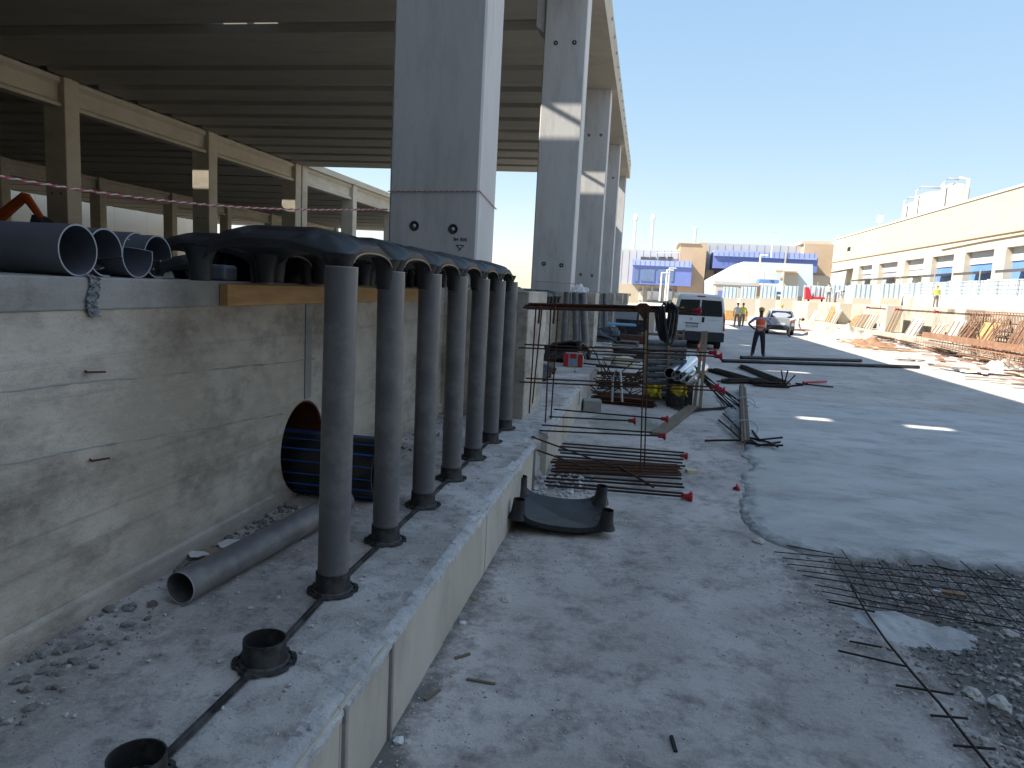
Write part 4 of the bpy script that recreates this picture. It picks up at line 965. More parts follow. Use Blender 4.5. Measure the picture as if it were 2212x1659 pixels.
for sx,nm in ((-1,'l'),(1,'r')):
    dr = panel(van, 'rear_door', [(sx*.006,-.001,.72),(sx*rx(.72,.93),-.001,.72),(sx*rx(1.25,.93),-.001,1.25),(sx*rx(1.6,.93),-.001,1.6),(sx*rx(2.02,.93),-.001,2.02),(sx*.006,-.001,2.05)], 'white', (0,-.012,0), .006)
    panel(dr, 'rear_window', [(sx*.03,-.014,1.34),(sx*rx(1.34,.90),-.014,1.34),(sx*rx(1.6,.90),-.014,1.6),(sx*rx(1.96,.90),-.014,1.96),(sx*.03,-.014,1.98)], 'glass', (0,-.006,0))
    t = panel(van, 'tail_light', [(sx*.945,.0,.78),(sx*1.0,.0,.78),(sx*.995,.0,1.2),(sx*.945,.0,1.5),(sx*.90,.0,1.5),(sx*.93,.0,1.2)], 'red_lens', (0,-.03,0), .008)
    panel(t, 'reversing_lamp', [(sx*.94,-.031,.98),(sx*.992,-.031,.98),(sx*.99,-.031,1.12),(sx*.935,-.031,1.12)], 'clear_lens', (0,-.004,0))
mb = MB(); P = [(-1.0,-.09,.34),(1.0,-.09,.34),(1.0,-.1,.66),(.98,-.06,.72),(-.98,-.06,.72),(-1.0,-.1,.66)]; mb.prism(P,(0,.3,0)); mb.build('rear_bumper', M['trim'], van, local=True, bevel=.03)
mb = MB(); mb.box((-.55,-.028,1.02),(-.02,-.014,1.06)); mb.build('plate_garnish', M['trim'], van, local=True)
mb = MB(); mb.box((-.5,-.03,.86),(-.05,-.014,.985)); pl = mb.build('number_plate', M['plate'], van, local=True)
for sx in (-.497,-.075): mb = MB(); mb.box((sx,-.032,.863),(sx+.024,-.0302,.982)); mb.build('plate_band', M['dock_blue'], pl, local=True)
text_mesh('plate_text', 'EX 562DR', .1, M['ink'], pl, Vector((2.16,29.9,0))+Vector((-.275,-.031,.89)), (R(90),0,0))
mb = MB(); mb.lathe((-.32,-.014,1.22), [(.05,0),(.05,.012),(.036,.016),(.0001,.016)], 18, Vector((0,-1,0))); mb.build('badge', M['steel_grey'], van, local=True)
mb = MB(); mb.lathe((.14,-.013,1.2), [(.045,0),(.05,.01),(.03,.02),(.0001,.02)], 14, Vector((0,-1,0))); hh = mb.build('door_handle', M['ink'], van, local=True); hh.scale = (1,1,1)
mb = MB(); mb.box((.09,-.03,1.09),(.19,-.014,1.30)); mb.build('door_handle', M['ink'], van, local=True, bevel=.02)
text_mesh('model_lettering', 'COMBINATO', .07, M['steel_grey'], van, Vector((2.16,29.9,0))+Vector((.56,-.014,1.17)), (R(90),0,0))
mb = MB(); mb.box((-.16,-.02,2.09),(.16,.04,2.14)); mb.build('brake_light', M['red_lens'], van, local=True, bevel=.01)
for sx in (-1,1):
    for y0,y1 in ((.3,1.25),(1.33,2.35),(2.43,3.3)):
        P = [(sx*.986,y0,1.38),(sx*.986,y1,1.38),(sx*.885,y1,1.98),(sx*.885,y0,1.98)]; mb = MB(); mb.prism(P,(sx*.012,0,.004)); mb.build('side_window', M['glass'], van, local=True)
    for y in (.95,4.0): wheel(van, sx*.87, y, .34)
    mb = MB(); mb.box((sx*1.02,3.4,1.35),(sx*1.22,3.48,1.65)); mb.build('wing_mirror', M['trim'], van, local=True, bevel=.02)
    mb = MB(); mb.box((sx*1.0,.1,.78),(sx*1.03,3.6,.86)); mb.build('side_moulding', M['trim'], van, local=True)
mb = MB(); mb.box((-.8,.3,.2),(.8,4.6,.42)); mb.build('underbody', M['rubber'], van, local=True)
P = [(-.86,3.62,1.55),(.86,3.62,1.55),(.8,3.8,2.02),(-.8,3.8,2.02)]
mb = MB(); mb.prism([(-.78,4.27,1.60),(.78,4.27,1.60),(.72,3.74,2.13),(-.72,3.74,2.13)],(0,.02,.02)); mb.build('windscreen', M['glass'], van, local=True)
mb = MB(); n = 9
mb.add([(-.72+.13*random.uniform(.5,1)*math.cos(2*math.pi*i/n),-.026,1.58+.12*random.uniform(.5,1)*math.sin(2*math.pi*i/n)) for i in range(n)], [tuple(range(n))]); mb.build('window_paper', M['yellow_cloth'], van, local=True)
# silver estate car in the sun
car = thing('silver_car', 'silver car standing in the sunlight behind the man', 'car', (8.35,47.5,0), R(-6))
def csec(h, w_=.85, b=.3, sh=.85): return [(w_*.95,b),(w_,.55),(w_*.99,sh),(w_*.93,sh+.12),(w_*.72,h-.1),(w_*.6,h-.03),(w_*.3,h)]
body_loft([(0,[(.8,.35),(.83,.6),(.8,.85),(.77,.95),(.72,1.0),(.65,1.02),(.3,1.04)]),(.2,csec(1.3,.86)),(.6,csec(1.58,.87)),(2.3,csec(1.6,.87)),(3.0,csec(1.05,.87,.3,.84)),(3.9,csec(.95,.85,.3,.75)),(4.15,[(.7,.35),(.72,.5),(.7,.6),(.66,.68),(.6,.7),(.5,.72),(.3,.73)])], M['silver'], 'body', car, .05)
mb = MB(); mb.prism([(-.66,.045,1.06),(.66,.045,1.06),(.56,.42,1.46),(-.56,.42,1.46)],(0,-.02,.015)); mb.build('rear_window', M['glass'], car, local=True)
for sx in (-1,1):
    for y0,y1 in ((.5,1.3),(1.38,2.3)):
        mb = MB(); mb.prism([(sx*.80,y0,1.0),(sx*.80,y1,1.0),(sx*.65,y1-.05,1.45),(sx*.65,y0+.1,1.45)],(sx*.02,0,.01)); mb.build('side_window', M['glass'], car, local=True)
    for y in (.75,3.3): wheel(car, sx*.74, y, .31, .2)
    mb = MB(); mb.box((sx*.62,-.02,.8),(sx*.8,.06,1.0)); mb.build('tail_light', M['red_lens'], car, local=True, bevel=.02)
mb = MB(); mb.box((-.82,-.07,.3),(.82,.1,.58)); mb.build('rear_bumper', M['trim'], car, local=True, bevel=.04)
mb = MB(); mb.box((-.26,-.085,.62),(.26,.0,.73)); mb.build('number_plate', M['plate'], car, local=True)

# ------------------------------------------------------------------ people
def skin_mesh(name, joints, bones, mats, sub=1):
    """joints: name -> (xyz, (rx,ry)); bones: (a,b,material index)"""
    names = list(joints); me = bpy.data.meshes.new(name)
    me.from_pydata([joints[k][0] for k in names], [(names.index(a),names.index(b)) for a,b,_ in bones], [])
    o = bpy.data.objects.new(name, me); col.objects.link(o)
    sk_ = o.modifiers.new('skin','SKIN'); sk_.use_smooth_shade = True
    for i,k in enumerate(names):
        o.data.skin_vertices[0].data[i].radius = joints[k][1]; o.data.skin_vertices[0].data[i].use_root = (i == 0)
    ss = o.modifiers.new('sub','SUBSURF'); ss.levels = sub; ss.render_levels = sub
    bpy.context.view_layer.update()
    m2 = bpy.data.meshes.new_from_object(o.evaluated_get(bpy.context.evaluated_depsgraph_get()))
    bpy.data.objects.remove(o)
    for mm in mats: m2.materials.append(mm)
    seg = [(Vector(joints[a][0]),Vector(joints[b][0]),mi) for a,b,mi in bones]
    for p in m2.polygons:
        c = p.center; best = 9
        for a,b,mi in seg:
            ab = b-a; t = max(0,min(1,(c-a).dot(ab)/max(ab.length_squared,1e-9))); d_ = (c-(a+ab*t)).length
            if d_ < best: best = d_; p.material_index = mi
        p.use_smooth = True
    return m2
def person(label, loc, heading, pose, mats, helmet=None, vest=None, vest_mat=None, group=None, sub=2, h=1.76, extra_hair=True):
    """faces local -Y; mats: [trousers, top, skin, boots]"""
    t = thing('person', label, 'person', loc, heading, group)
    k = h/1.76
    J = {'pelvis':((0,0,.95),(.155,.11)),'waist':((0,-.01,1.08),(.14,.105)),'chest':((0,-.01,1.30),(.17,.12)),'neckb':((0,.0,1.47),(.085,.07)),'neck':((0,-.01,1.53),(.055,.055)),
         'head0':((0,-.02,1.60),(.07,.085)),'head1':((0,-.02,1.69),(.076,.092)),'head2':((0,-.01,1.755),(.05,.06))}
    for s_,n in ((-1,'L'),(1,'R')):
        J['hip'+n] = ((s_*.10,0,.88),(.105,.11)); J['knee'+n] = ((s_*.13,-.01,.49),(.08,.085)); J['ank'+n] = ((s_*.15,.02,.1),(.062,.07)); J['toe'+n] = ((s_*.17,-.13,.035),(.04,.032))
        J['sh'+n] = ((s_*.19,0,1.43),(.065,.065)); J['elb'+n] = ((s_*.27,.04,1.15),(.045,.045)); J['wr'+n] = ((s_*.28,-.03,.92),(.03,.033)); J['hand'+n] = ((s_*.28,-.05,.84),(.026,.04))
    for kk,v in pose.items(): J[kk] = (v, J[kk][1])
    B = [('pelvis','waist',1),('waist','chest',1),('chest','neckb',1),('neckb','neck',2),('neck','head0',2),('head0','head1',2),('head1','head2',2)]
    for n in 'LR': B += [('pelvis','hip'+n,0),('hip'+n,'knee'+n,0),('knee'+n,'ank'+n,0),('ank'+n,'toe'+n,3),('chest','sh'+n,1),('sh'+n,'elb'+n,1),('elb'+n,'wr'+n,2),('wr'+n,'hand'+n,2)]
    m2 = skin_mesh('person_body', J, B, [M[x] for x in mats], sub)
    bm = bmesh.new(); bm.from_mesh(m2)
    extra = MB()
    for n,s_ in (('L',-1),('R',1)):               # fingers and thumb
        w0 = Vector(J['wr'+n][0]); h0 = Vector(J['hand'+n][0]); d = (h0-w0).normalized(); side = d.cross(Vector((0,0,1)) if abs(d.z) < .9 else Vector((0,1,0))).normalized(); nrm = side.cross(d)
        for i in range(4):
            b0 = h0+side*(.018*(i-1.5)); ln = (.06,.075,.07,.055)[i]
            extra.tube([b0,b0+d*ln*.5,b0+d*ln*.9+nrm*.02],[.0095,.0085,.007],6)
        b0 = w0.lerp(h0,.55)+side*.03; extra.tube([b0,b0+side*.03+d*.02,b0+side*.035+d*.055],[.011,.01,.008],6)
    hd = Vector(J['head1'][0]); f = Vector((0,-1,0))
    extra.tube([hd+Vector((0,-.085,.02)),hd+Vector((0,-.105,-.012)),hd+Vector((0,-.09,-.025))],[.008,.014,.01],6)
    for sx in (-1,1): extra.tube([hd+Vector((sx*.075,.0,.015)),hd+Vector((sx*.085,.012,-.005)),hd+Vector((sx*.075,.0,-.03))],[.012,.016,.01],6)
    base = len(bm.verts); vv = [bm.verts.new(v) for v in extra.v]
    for fc in extra.f:
        try:
            q_ = bm.faces.new([vv[i] for i in fc]); q_.material_index = 2; q_.smooth = True
        except ValueError: pass
    bm.to_mesh(m2); bm.free()
    b_ = bpy.data.objects.new('body', m2); col.objects.link(b_); b_.parent = t
    if vest:
        V = {'pelvis':(J['pelvis'][0],(.168,.13)),'waist':(J['waist'][0],(.158,.128)),'chest':(J['chest'][0],(.2,.155)),'top':(tuple(Vector(J['chest'][0]).lerp(Vector(J['neckb'][0]),1.0)),(.165,.10))}
        mv = skin_mesh('vest_cloth', V, [('pelvis','waist',0),('waist','chest',0),('chest','top',0)], [M[vest],M['reflect']], 2)
        up = Vector(J['chest'][0])-Vector(J['pelvis'][0]); L = up.length; up.normalize()
        for p in mv.polygons:
            tt = (p.center-Vector(J['pelvis'][0])).dot(up)
            if .07 < tt < .12 or .19 < tt < .24: p.material_index = 1
        v_ = bpy.data.objects.new('safety_vest', mv); col.objects.link(v_); v_.parent = t
    if helmet:
        mb = MB(); mb.lathe(hd+Vector((0,.0,.03)), [(.125,0),(.118,.006),(.108,.01),(.104,.05),(.08,.09),(.04,.112),(.0001,.118)], 24); mb.tube([hd+Vector((-.07,-.09,.035)),hd+Vector((0,-.15,.03)),hd+Vector((.07,-.09,.035))],.014,6)
        mb.build('hard_hat', M[helmet], t, local=True)
    elif extra_hair:
        mb = MB(); mb.lathe(hd+Vector((0,.012,.0)), [(.092,0),(.096,.04),(.075,.09),(.03,.112),(.0001,.114)], 18); mb.build('hair', M['rubber'], t, local=True)
    t.scale = (k,k,k); return t
hips = {'elbL':(-.42,.10,1.20),'wrL':(-.235,-.02,1.04),'handL':(-.165,-.08,1.02),'elbR':(.42,.10,1.20),'wrR':(.235,-.02,1.04),'handR':(.165,-.08,1.02),'kneeL':(-.15,-.01,.49),'ankL':(-.19,.02,.1),'toeL':(-.23,-.12,.035),'kneeR':(.15,-.01,.49),'ankR':(.19,.02,.1),'toeR':(.23,-.12,.035)}
q = gz(1636,771)
person('man in orange safety vest and yellow helmet standing with hands on hips', (q.x,q.y,.0), R(-4), hips, ['trousers','shirt','skin','boot'], 'helmet_y', 'hivis_o')
q = gy(2021,655,64); person('worker in yellow jacket and helmet standing by the pale blue fence', (q.x,64,2.2), R(10), {}, ['trousers_g','hivis_y','skin2','boot'], 'helmet_y', None, sub=1)
bend = {'waist':(0,-.10,1.03),'chest':(0,-.36,1.12),'neckb':(0,-.52,1.12),'neck':(0,-.57,1.10),'head0':(0,-.64,1.08),'head1':(0,-.72,1.06),'head2':(0,-.78,1.05),'shL':(-.19,-.46,1.08),'shR':(.19,-.46,1.08),'elbL':(-.2,-.5,.8),'elbR':(.2,-.5,.8),'wrL':(-.12,-.6,.58),'handL':(-.1,-.63,.5),'wrR':(.12,-.6,.58),'handR':(.1,-.63,.5)}
q = gz(1703,728); person('worker in white shirt and shorts bending beside the silver car', (q.x,q.y,0), R(75), bend, ['trousers_g','tee','skin2','boot'], None, None, sub=1)
for k,(x,y,mt,lb,hv) in enumerate(((1590,707,'tee','worker in white shirt walking on the sunlit road left of the man',None),(1602,706,'hivis_y','worker in yellow jacket on the sunlit road left of the man',None),(1686,705,'hivis_y','worker with yellow helmet standing behind the silver car','helmet_y'))):
    q = gz(x,y); person(lb, (q.x,q.y,0), R(150+40*k), {'kneeL':(-.11,-.1,.5),'ankL':(-.12,-.2,.12),'toeL':(-.12,-.34,.06)}, ['trousers_g',mt,'skin2','boot'], hv, None, sub=1)
for k,(x,lb) in enumerate(((1788,'left of the two workers in pale shirts beside the red machine'),(1803,'right of the two workers in pale shirts beside the red machine'))):
    q = gy(x,655,74); person(lb, (q.x,74,2.2), R(60*k), bend if k else {}, ['trousers_g','tee','skin2','boot'], None, None, sub=1)

# ------------------------------------------------------------------ right-hand building with loading docks
rb = thing('dock_building', 'long cream industrial building with loading docks on the right', 'building', (34,95,2.2))
XR = 30.0; Y0, Y1 = 52.0, 130.0
docks = [(107.6,114),(97.3,104.7),(88.7,94.8),(80.6,86.3),(72,78),(62.5,69.8),(54,60)]
mb = MB(); mb.box((XR,Y0,8.95),(XR+30,Y1,12.55)); mb.build('upper_wall', M['cream'], rb)
mb = MB(); mb.box((XR-.12,Y0,12.55),(XR+30,Y1+.1,12.72)); mb.build('roof_coping', M['white_panel'], rb)
mb = MB(); mb.box((XR+.08,Y0,7.65),(XR+30,Y1,8.95)); mb.build('lintel_band', M['cream_l'], rb)
mb = MB(); mb.box((XR-.06,Y0,8.87),(XR+.2,Y1,8.97)); mb.build('string_course', M['tan'], rb)
edges = [Y1]+[e for d_ in docks for e in (d_[1],d_[0])]+[Y0]
for k in range(0,len(edges),2):
    if edges[k]-edges[k+1] > .05: mb = MB(); mb.box((XR+.04,edges[k+1],2.2),(XR+3,edges[k],7.652)); mb.build('pillar', M['cream_l'], rb)
kinds = ['dock_grey','dock_grey','white_panel','dock_blue','dock_blue','dock_blue','dock_grey']
for (a,b),kd in zip(docks,kinds):
    mb = MB(); mb.box((XR+.7,a,2.2),(XR+1.9,b,6.5)); sh = mb.build('dock_door', M[kd], rb)
    for q in range(5):
        mb = MB(); mb.box((XR+.66,a+.1,2.7+.75*q),(XR+.7,b-.1,2.74+.75*q)); mb.build('door_rail', M['dock_grey'], sh)
    mb = MB(); mb.box((XR+.6,a,6.5),(XR+1.95,b,7.652)); mb.build('transom_panel', M['grey_panel'], rb)
    mb = MB(); mb.prism([(XR-1.3,a+.4,5.35),(XR+1.55,a+.4,5.75),(XR+1.55,a+.4,5.95),(XR-1.3,a+.4,5.6)],(0,(b-a)*.72,0)); mb.build('awning', M['awning'], rb)
    mb = MB(); mb.box((XR-.9,b-.2,4.2),(XR-.2,b+.6,4.9)); mb.build('wall_unit', M['cream_l'], rb)
for k in range(12):
    yj = Y0+3+6.4*k; mb = MB(); mb.box((XR-.012,yj,9.0),(XR+.01,yj+.06,12.54)); mb.build('panel_joint', M['cream_l'], rb)
mb = MB(); mb.box((XR-.05,117.6,2.2),(XR+.1,119.4,5.2)); mb.build('side_door', M['glass'], rb)
mb = MB(); mb.prism([(XR-2.2,116.8,6.7),(XR+.1,116.8,7.3),(XR+.1,116.8,7.5),(XR-2.2,116.8,6.95)],(0,3.6,0)); mb.build('door_canopy', M['awning'], rb)
mb = MB(); mb.box((XR-.04,119.5,10.2),(XR+.02,121.2,10.8)); mb.build('vent_grille', M['ink'], rb)
mb = MB(); mb.tube([(XR-.03,84,8.3),(XR-.03,74,8.5),(XR-.03,60,8.6)],.06,6); mb.build('wall_pipe', M['tan'], rb)
mb = MB(); mb.cyl((XR+1,110,12.7),(XR+1,110,14),.05,n=6); mb.box((XR+.7,109.7,13.6),(XR+1.3,110.3,14.5)); mb.build('roof_vent', M['white_panel'], rb)
mb = MB(); mb.cyl((XR+8,82,12.5),(XR+8,82,26),.07,.03,n=8); mb.build('roof_mast', M['white_panel'], rb)
# silos standing behind the parapet
for k,(px_,pt_,y,r_,lb) in enumerate(((1984,436,104,1.7,'leftmost white silo with grey pipes above the cream building'),(2026,414,101,2.5,'broad white silo in the middle of the group above the cream building'),(2066,396,98,1.5,'rightmost white silo above the cream building'))):
    p_ = gy(px_,pt_,y); x = p_.x; h_ = p_.z-.7
    t = thing('silo', lb, 'silo', (x,y,12.5), 0, 'white silos on the roof')
    mb = MB(); mb.lathe((x,y,0), [(r_,2.2),(r_,h_),(r_*.5,h_+.6),(.0001,h_+.75)], 36); mb.build('shell', M['cream_l'], t)
    mb = MB(); mb.tube([(x-r_-.3,y-1,12),(x-r_-.3,y-1,h_+.6),(x-r_+.2,y-1,h_+1.1),(x,y-.5,h_+1.1)],.12,8); mb.build('feed_pipe', M['dock_grey'], t)
    mb = MB(); mb.tube([(x+r_*.5,y-r_*.92,12),(x+r_*.5,y-r_*.92,h_+1.0),(x+.2,y-.4,h_+1.3)],.22,8); mb.build('vent_pipe', M['cream_l'], t)
# fence of concrete base blocks and mesh panels on the terrace
fn = thing('site_fence', 'pale blue mesh fence on white concrete base blocks along the terrace', 'fence', (25,70,2.2))
for k in range(26):
    y0 = 44+3.0*k
    mb = MB(); mb.box((25,y0+.03,2.2),(25.5,y0+2.97,3.25)); mb.build('base_block', M['cream_l'], fn, bevel=.03)
    mb = MB(); mb.box((25.22,y0+.05,3.25),(25.24,y0+2.95,4.45)); pn = mb.build('mesh_panel', M['fence_panel'], fn)
    for q in range(4): mb = MB(); mb.cyl((25.2,y0+.05,3.45+.3*q),(25.2,y0+2.95,3.45+.3*q),.018,n=5); mb.build('mesh_wire', M['steel_grey'], pn)
    for q in range(3): mb = MB(); mb.cyl((25.19,y0+.5+1.0*q,3.25),(25.19,y0+.5+1.0*q,4.45),.022,n=5); mb.build('mesh_wire', M['steel_grey'], pn)
    mb = MB(); mb.cyl((25.1,y0,2.2),(25.1,y0,5.2 if k%3 == 0 else 4.5),.05,n=8); mb.build('post', M['steel_grey'], fn)
f2 = thing('far_fence', 'pale fence running across behind the silver car', 'fence', (12,100,2))
for k in range(10):
    x0 = 9.5+1.9*k; z0 = 1.2+.12*k; yy = 96-2.6*k
    mb = MB(); mb.box((x0,yy,z0-1.4),(x0+1.85,yy+.3,z0+.9)); mb.build('base_block', M['cream_l'], f2)
    mb = MB(); mb.box((x0,yy+.1,z0+.9),(x0+1.85,yy+.13,z0+2.3)); mb.build('mesh_panel', M['fence_panel'], f2)
    for q in range(4): mb = MB(); mb.cyl((x0+.23+.46*q,yy+.08,z0+.9),(x0+.23+.46*q,yy+.08,z0+2.3),.03,n=5); mb.build('mesh_wire', M['steel_grey'], f2)
# basement wall of the terrace, panels and buttresses in the sun
tw = thing('terrace_wall', 'sunlit concrete wall with piers below the terrace on the right', 'wall', (16.3,45,0))
y = 20
for k in range(15):
    L = 3.9; h_ = 2.15-.12*(k%3)
    mb = MB(); mb.box((16.2,y+.03,0),(16.598,y+L-.03,h_)); mb.build('wall_panel', M['terrace'], tw, bevel=.02)
    if k%3 == 1: mb = MB(); mb.box((15.3,y+L-.6,0),(16.21,y+L+.6,2.2)); mb.build('pier', M['cream_l'], tw, bevel=.03)
    mb = MB(); mb.box((14.7,y+.04,0),(16.21,y+L-.04,.5)); mb.build('ledge_block', M['terrace'], tw, bevel=.02)
    y += L
for k in range(3):
    y0 = 38+6.3*k; t = thing('capped_starter_bars', 'row of starter bars with red caps on the terrace wall, '+['first','second','third'][k]+' from the camera', 'starter bars', (15.5,y0,1.7), 0, 'starter bars on the terrace wall')
    for q in range(4):
        a = Vector((16.25,y0+.2*q,1.9+.05*(q%2))); b = a+Vector((-2.3+.2*(k%3),.1,.02)); bar_mb(a,b,.022,5).build('rebar', M['rust'], t)
    cap_on(b, b-a, t, 3.0)
# rusty reinforcement cages in the sun at the right edge
def cage(label, x, y, L, w_, h_, mt, n):
    t = thing('rebar_cage', label, 'rebar cage', (x,y,0), 0, 'rusty cages in the sun')
    for q in range(n):
        yy = y+L*q/(n-1); mb = MB(); mb.tube([(x,yy,.06),(x+w_,yy,.06),(x+w_,yy,h_),(x,yy,h_)],.016,5,True); mb.build('stirrup', M[mt], t)
    for dx in (0,w_*.5,w_):
        for z in (.06,h_*.5,h_): bar_mb((x+dx,y-.2,z),(x+dx,y+L+.2,z),.02,5).build('rebar', M[mt], t)
cage('low rusty rebar cage lying in front of the sunlit wall at the right edge', 14.0, 30, 11, .9, .75, 'rust_light', 34)
cage('tall rusty rebar cage standing against the terrace wall at the right edge', 15.4, 30, 10, .7, 2.1, 'rust_light', 40)
cage('rusty rebar cage lying at the edge of the building shadow', 13.0, 27.0, 6, 1.0, .6, 'rust_light', 18)
for k in range(3):
    x0 = 14.2+.4*k; t = bundle('rebar_bundle','rusty rebar bundle leaning in the sun at the right edge, '+['nearest','middle','farthest'][k], (13.6,30+2.4*k,.5), (15.9,34+2.4*k,1.6), 14, .3, .3, .02, 'rust_light', .3, 'rusty bundles in the sun')
    for ch in t.children: pass
mb = MB(); mb.box((13.2,27.5,.72),(13.32,38,.98)); tag(mb.build('rusty_girder', M['rust_light']), 'long bright rusty steel girder across the low cages at the right edge', 'girder')
for k in range(12):
    yk = 32+3.3*k; t = thing('formwork_panel', 'weathered formwork panel leaning on the sunlit terrace wall, '+['first','second','third','fourth','fifth','sixth','seventh','eighth','ninth','tenth','eleventh','twelfth'][k]+' from the camera', 'formwork panel', (15.0,yk,.5), 0, 'formwork panels leaning on the terrace wall')
    L = random.uniform(1.0,2.4); hh_ = random.uniform(.7,1.5); xb = random.uniform(14.75,15.5)
    mb = MB(); mb.prism([(xb,yk,.5),(xb+.06,yk,.5),(xb+.5,yk,.5+hh_),(xb+.44,yk,.5+hh_)],(0,L,0)); mb.build('panel_face', M[random.choice(['wood_old','grey_panel','terrace','rust_light','timber'])], t)
    for q in range(3):
        yy = yk+.1+(L-.28)*q/2; mb = MB(); mb.prism([(xb-.05,yy,.52),(xb-.004,yy,.52),(xb+.43,yy,.5+hh_-.05),(xb+.38,yy,.5+hh_-.05)],(0,.08,0)); mb.build('stiffener', M['wood_old'], t)
for k in range(5):
    bundle('rebar_bundle','rusty rebar bundle at the foot of the sunlit wall, '+['first','second','third','fourth','fifth'][k]+' from the camera', (13.9+.15*k,36+5*k,.02), (14.3,39.5+5*k,.02), 10, .35, .25, .022, random.choice(['rust','rust_light']), .5, 'rusty bundles at the wall foot')
# debris along the shadow edge
def heap(label, c, rx_, ry_, h_, mt, seed, name='rubble_heap', cat='heap'):
    mb = MB(); mb.grid(lambda u,v:(c[0]+rx_*(2*u-1)*(1+.2*fbm(v*3,seed)), c[1]+ry_*(2*v-1), max(-.02, h_*math.sin(math.pi*u)*math.sin(math.pi*v)*(.75+.9*fbm(u*3,v*3,seed,5,1.6))-.0)), 34, 26)
    return tag(mb.build(name, M[mt], fix=False), label, cat)
q = gz(1885,746); heap('reddish brown heap of rusty scrap in the sun on the right', (q.x,q.y,0), 1.2, .9, .45, 'rust_light', 3)
q = gz(1835,735); heap('pale heap of rubble in the sun right of the silver car', (q.x,q.y+2,0), 2.4, 1.8, .8, 'terrace', 5)
q = gz(2180,800); heap('grey heap of rubble at the right edge near the shadow line', (q.x,q.y,0), 1.2, .6, .35, 'ground', 9)
random.seed(21)
random.seed(22)
dp = thing('scattered_boards', 'scattered rusty boards and planks lying in the sun along the shadow edge', 'boards', (12,36,0))
for k in range(90):
    X = random.uniform(10.4,14.6); Yq = random.uniform(22,58); L = random.uniform(.6,2.6)
    mb = MB(); z = random.uniform(.01,.12); mb.box((X-.09,Yq-L/2,z),(X+.09,Yq+L/2,z+.04),random.choice([random.uniform(-.4,.4),random.uniform(1.1,2.0)])); mb.build('board', M[random.choice(['rust_light','wood_old','timber','terrace','grey_panel','rust'])], dp)
for k,(x,y,lb) in enumerate(((2090,772,'pale blue-grey sheet lying in the sun, upper of two at the right'),(2110,806,'pale blue-grey sheet lying in the sun, lower of two at the right'))):
    q = gz(x,y); mb = MB(); mb.grid(lambda u,v:(q.x+1.4*(u-.5),q.y+1.2*(v-.5),.06+.06*fbm(u*3,v*3,k)),12,10); tag(mb.build('loose_sheet', M['fence_panel'], fix=False), lb, 'sheet')
# red machine on the terrace, far barriers
q = gy(1760,655,76); t = thing('red_compressor', 'red wheeled site machine with grey cylinders on the terrace', 'machine', (q.x,76,2.2)); t.scale = (.62,.62,.62)
mb = MB(); mb.prism([(-1.6,-.5,.3),(-.4,-.5,.3),(-1.2,-.5,2.2),(-1.7,-.5,2.2)],(0,1,0)); mb.build('hopper', M['cap_red'], t, local=True)
mb = MB(); mb.box((-1.4,-.4,.4),(1.4,.4,.75)); mb.build('chassis', M['cap_red'], t, local=True, bevel=.05)
for x in (-.2,.45,1.0): mb = MB(); mb.lathe((x,0,.75),[(.28,0),(.28,1.5),(.1,1.75),(.0001,1.75)],16); mb.build('cylinder', M['dock_grey'], t, local=True)
for x in (-1.0,1.0):
    for sy in (-1,1): wheel(t, x, 0, .3) if sy == 1 else None
fb = thing('orange_barriers', 'row of orange plastic barriers across the far end of the road', 'barrier', (7,72,0))
for k in range(5):
    mb = MB(); mb.prism([(4.2+1.1*k,72,0),(5.2+1.1*k,72,0),(5.2+1.1*k,72,1.0),(4.2+1.1*k,72,1.0)],(0,.4,0)); mb.build('barrier_block', M['timber'], fb, bevel=.06)

# ------------------------------------------------------------------ far buildings
def fbox(parent, name, x0, y0, x1, y1, Y, dep, mt, bevel=0):
    xm, ym = (x0+x1)/2, (y0+y1)/2; a = gy(x0,ym,Y).x; b = gy(x1,ym,Y).x; t_ = gy(xm,y0,Y).z; c = gy(xm,y1,Y).z
    mb = MB(); mb.box((a,Y,c),(b,Y+dep,t_)); return mb.build(name, M[mt], parent, bevel=bevel)
def far_thing(name, label, cat, x, y, Y, group=None): p = gy(x,y,Y); return thing(name, label, cat, (p.x,Y,max(0,p.z)), 0, group)
FY = 190
b1 = far_thing('factory_block', 'grey and cream factory block with a blue glazed box left of the van', 'building', 1430, 650, FY)
fbox(b1,'main_wall',1300,539,1466,640,FY,30,'grey_panel'); fbox(b1,'base_wall',1300,616,1520,680,FY-.5,20,'cream')
fbox(b1,'stair_tower',1465,524,1522,660,FY-2,22,'tan'); fbox(b1,'tower_side',1465,523.5,1512,526,FY-2.3,22,'cream_l')
bx_ = fbox(b1,'blue_box',1366,566,1494,616,FY-5,5,'blue_d'); fbox(bx_,'blue_fascia',1366,563,1494,575,FY-5.4,5,'blue_l')
for x0,x1 in ((1370,1379),(1384,1414),(1421,1443),(1449,1455)): fbox(bx_,'glazing',x0,581,x1,608,FY-5.15,.1,'blue_glass')
for x0,x1 in ((1384,1402),(1405,1416),(1422,1438),(1442,1453)): fbox(b1,'roof_louvre',x0,555,x1,563,FY-.3,1,'awning')
for x0,x1 in ((1380,1386),(1398,1428),(1441,1452),(1457,1459),(1482,1494)):
    o = fbox(b1,'ground_opening',x0,627,x1,648,FY-.8,.2,'white_panel'); fbox(o,'opening_head',x0,625.5,x1,629,FY-.95,.2,'blue_glass')
for k in range(9): fbox(b1,'cladding_seam',1342+15*k,541,1342.7+15*k,616,FY-.06,.05,'dock_grey')
for k in range(12): fbox(bx_,'fascia_seam',1372+10.6*k,563.5,1372.5+10.6*k,575,FY-5.46,.05,'blue_d')
for x in (1388,1408,1432): fbox(b1,'pilaster',x-2,617,x+2,652,FY-1,.4,'cream_l')
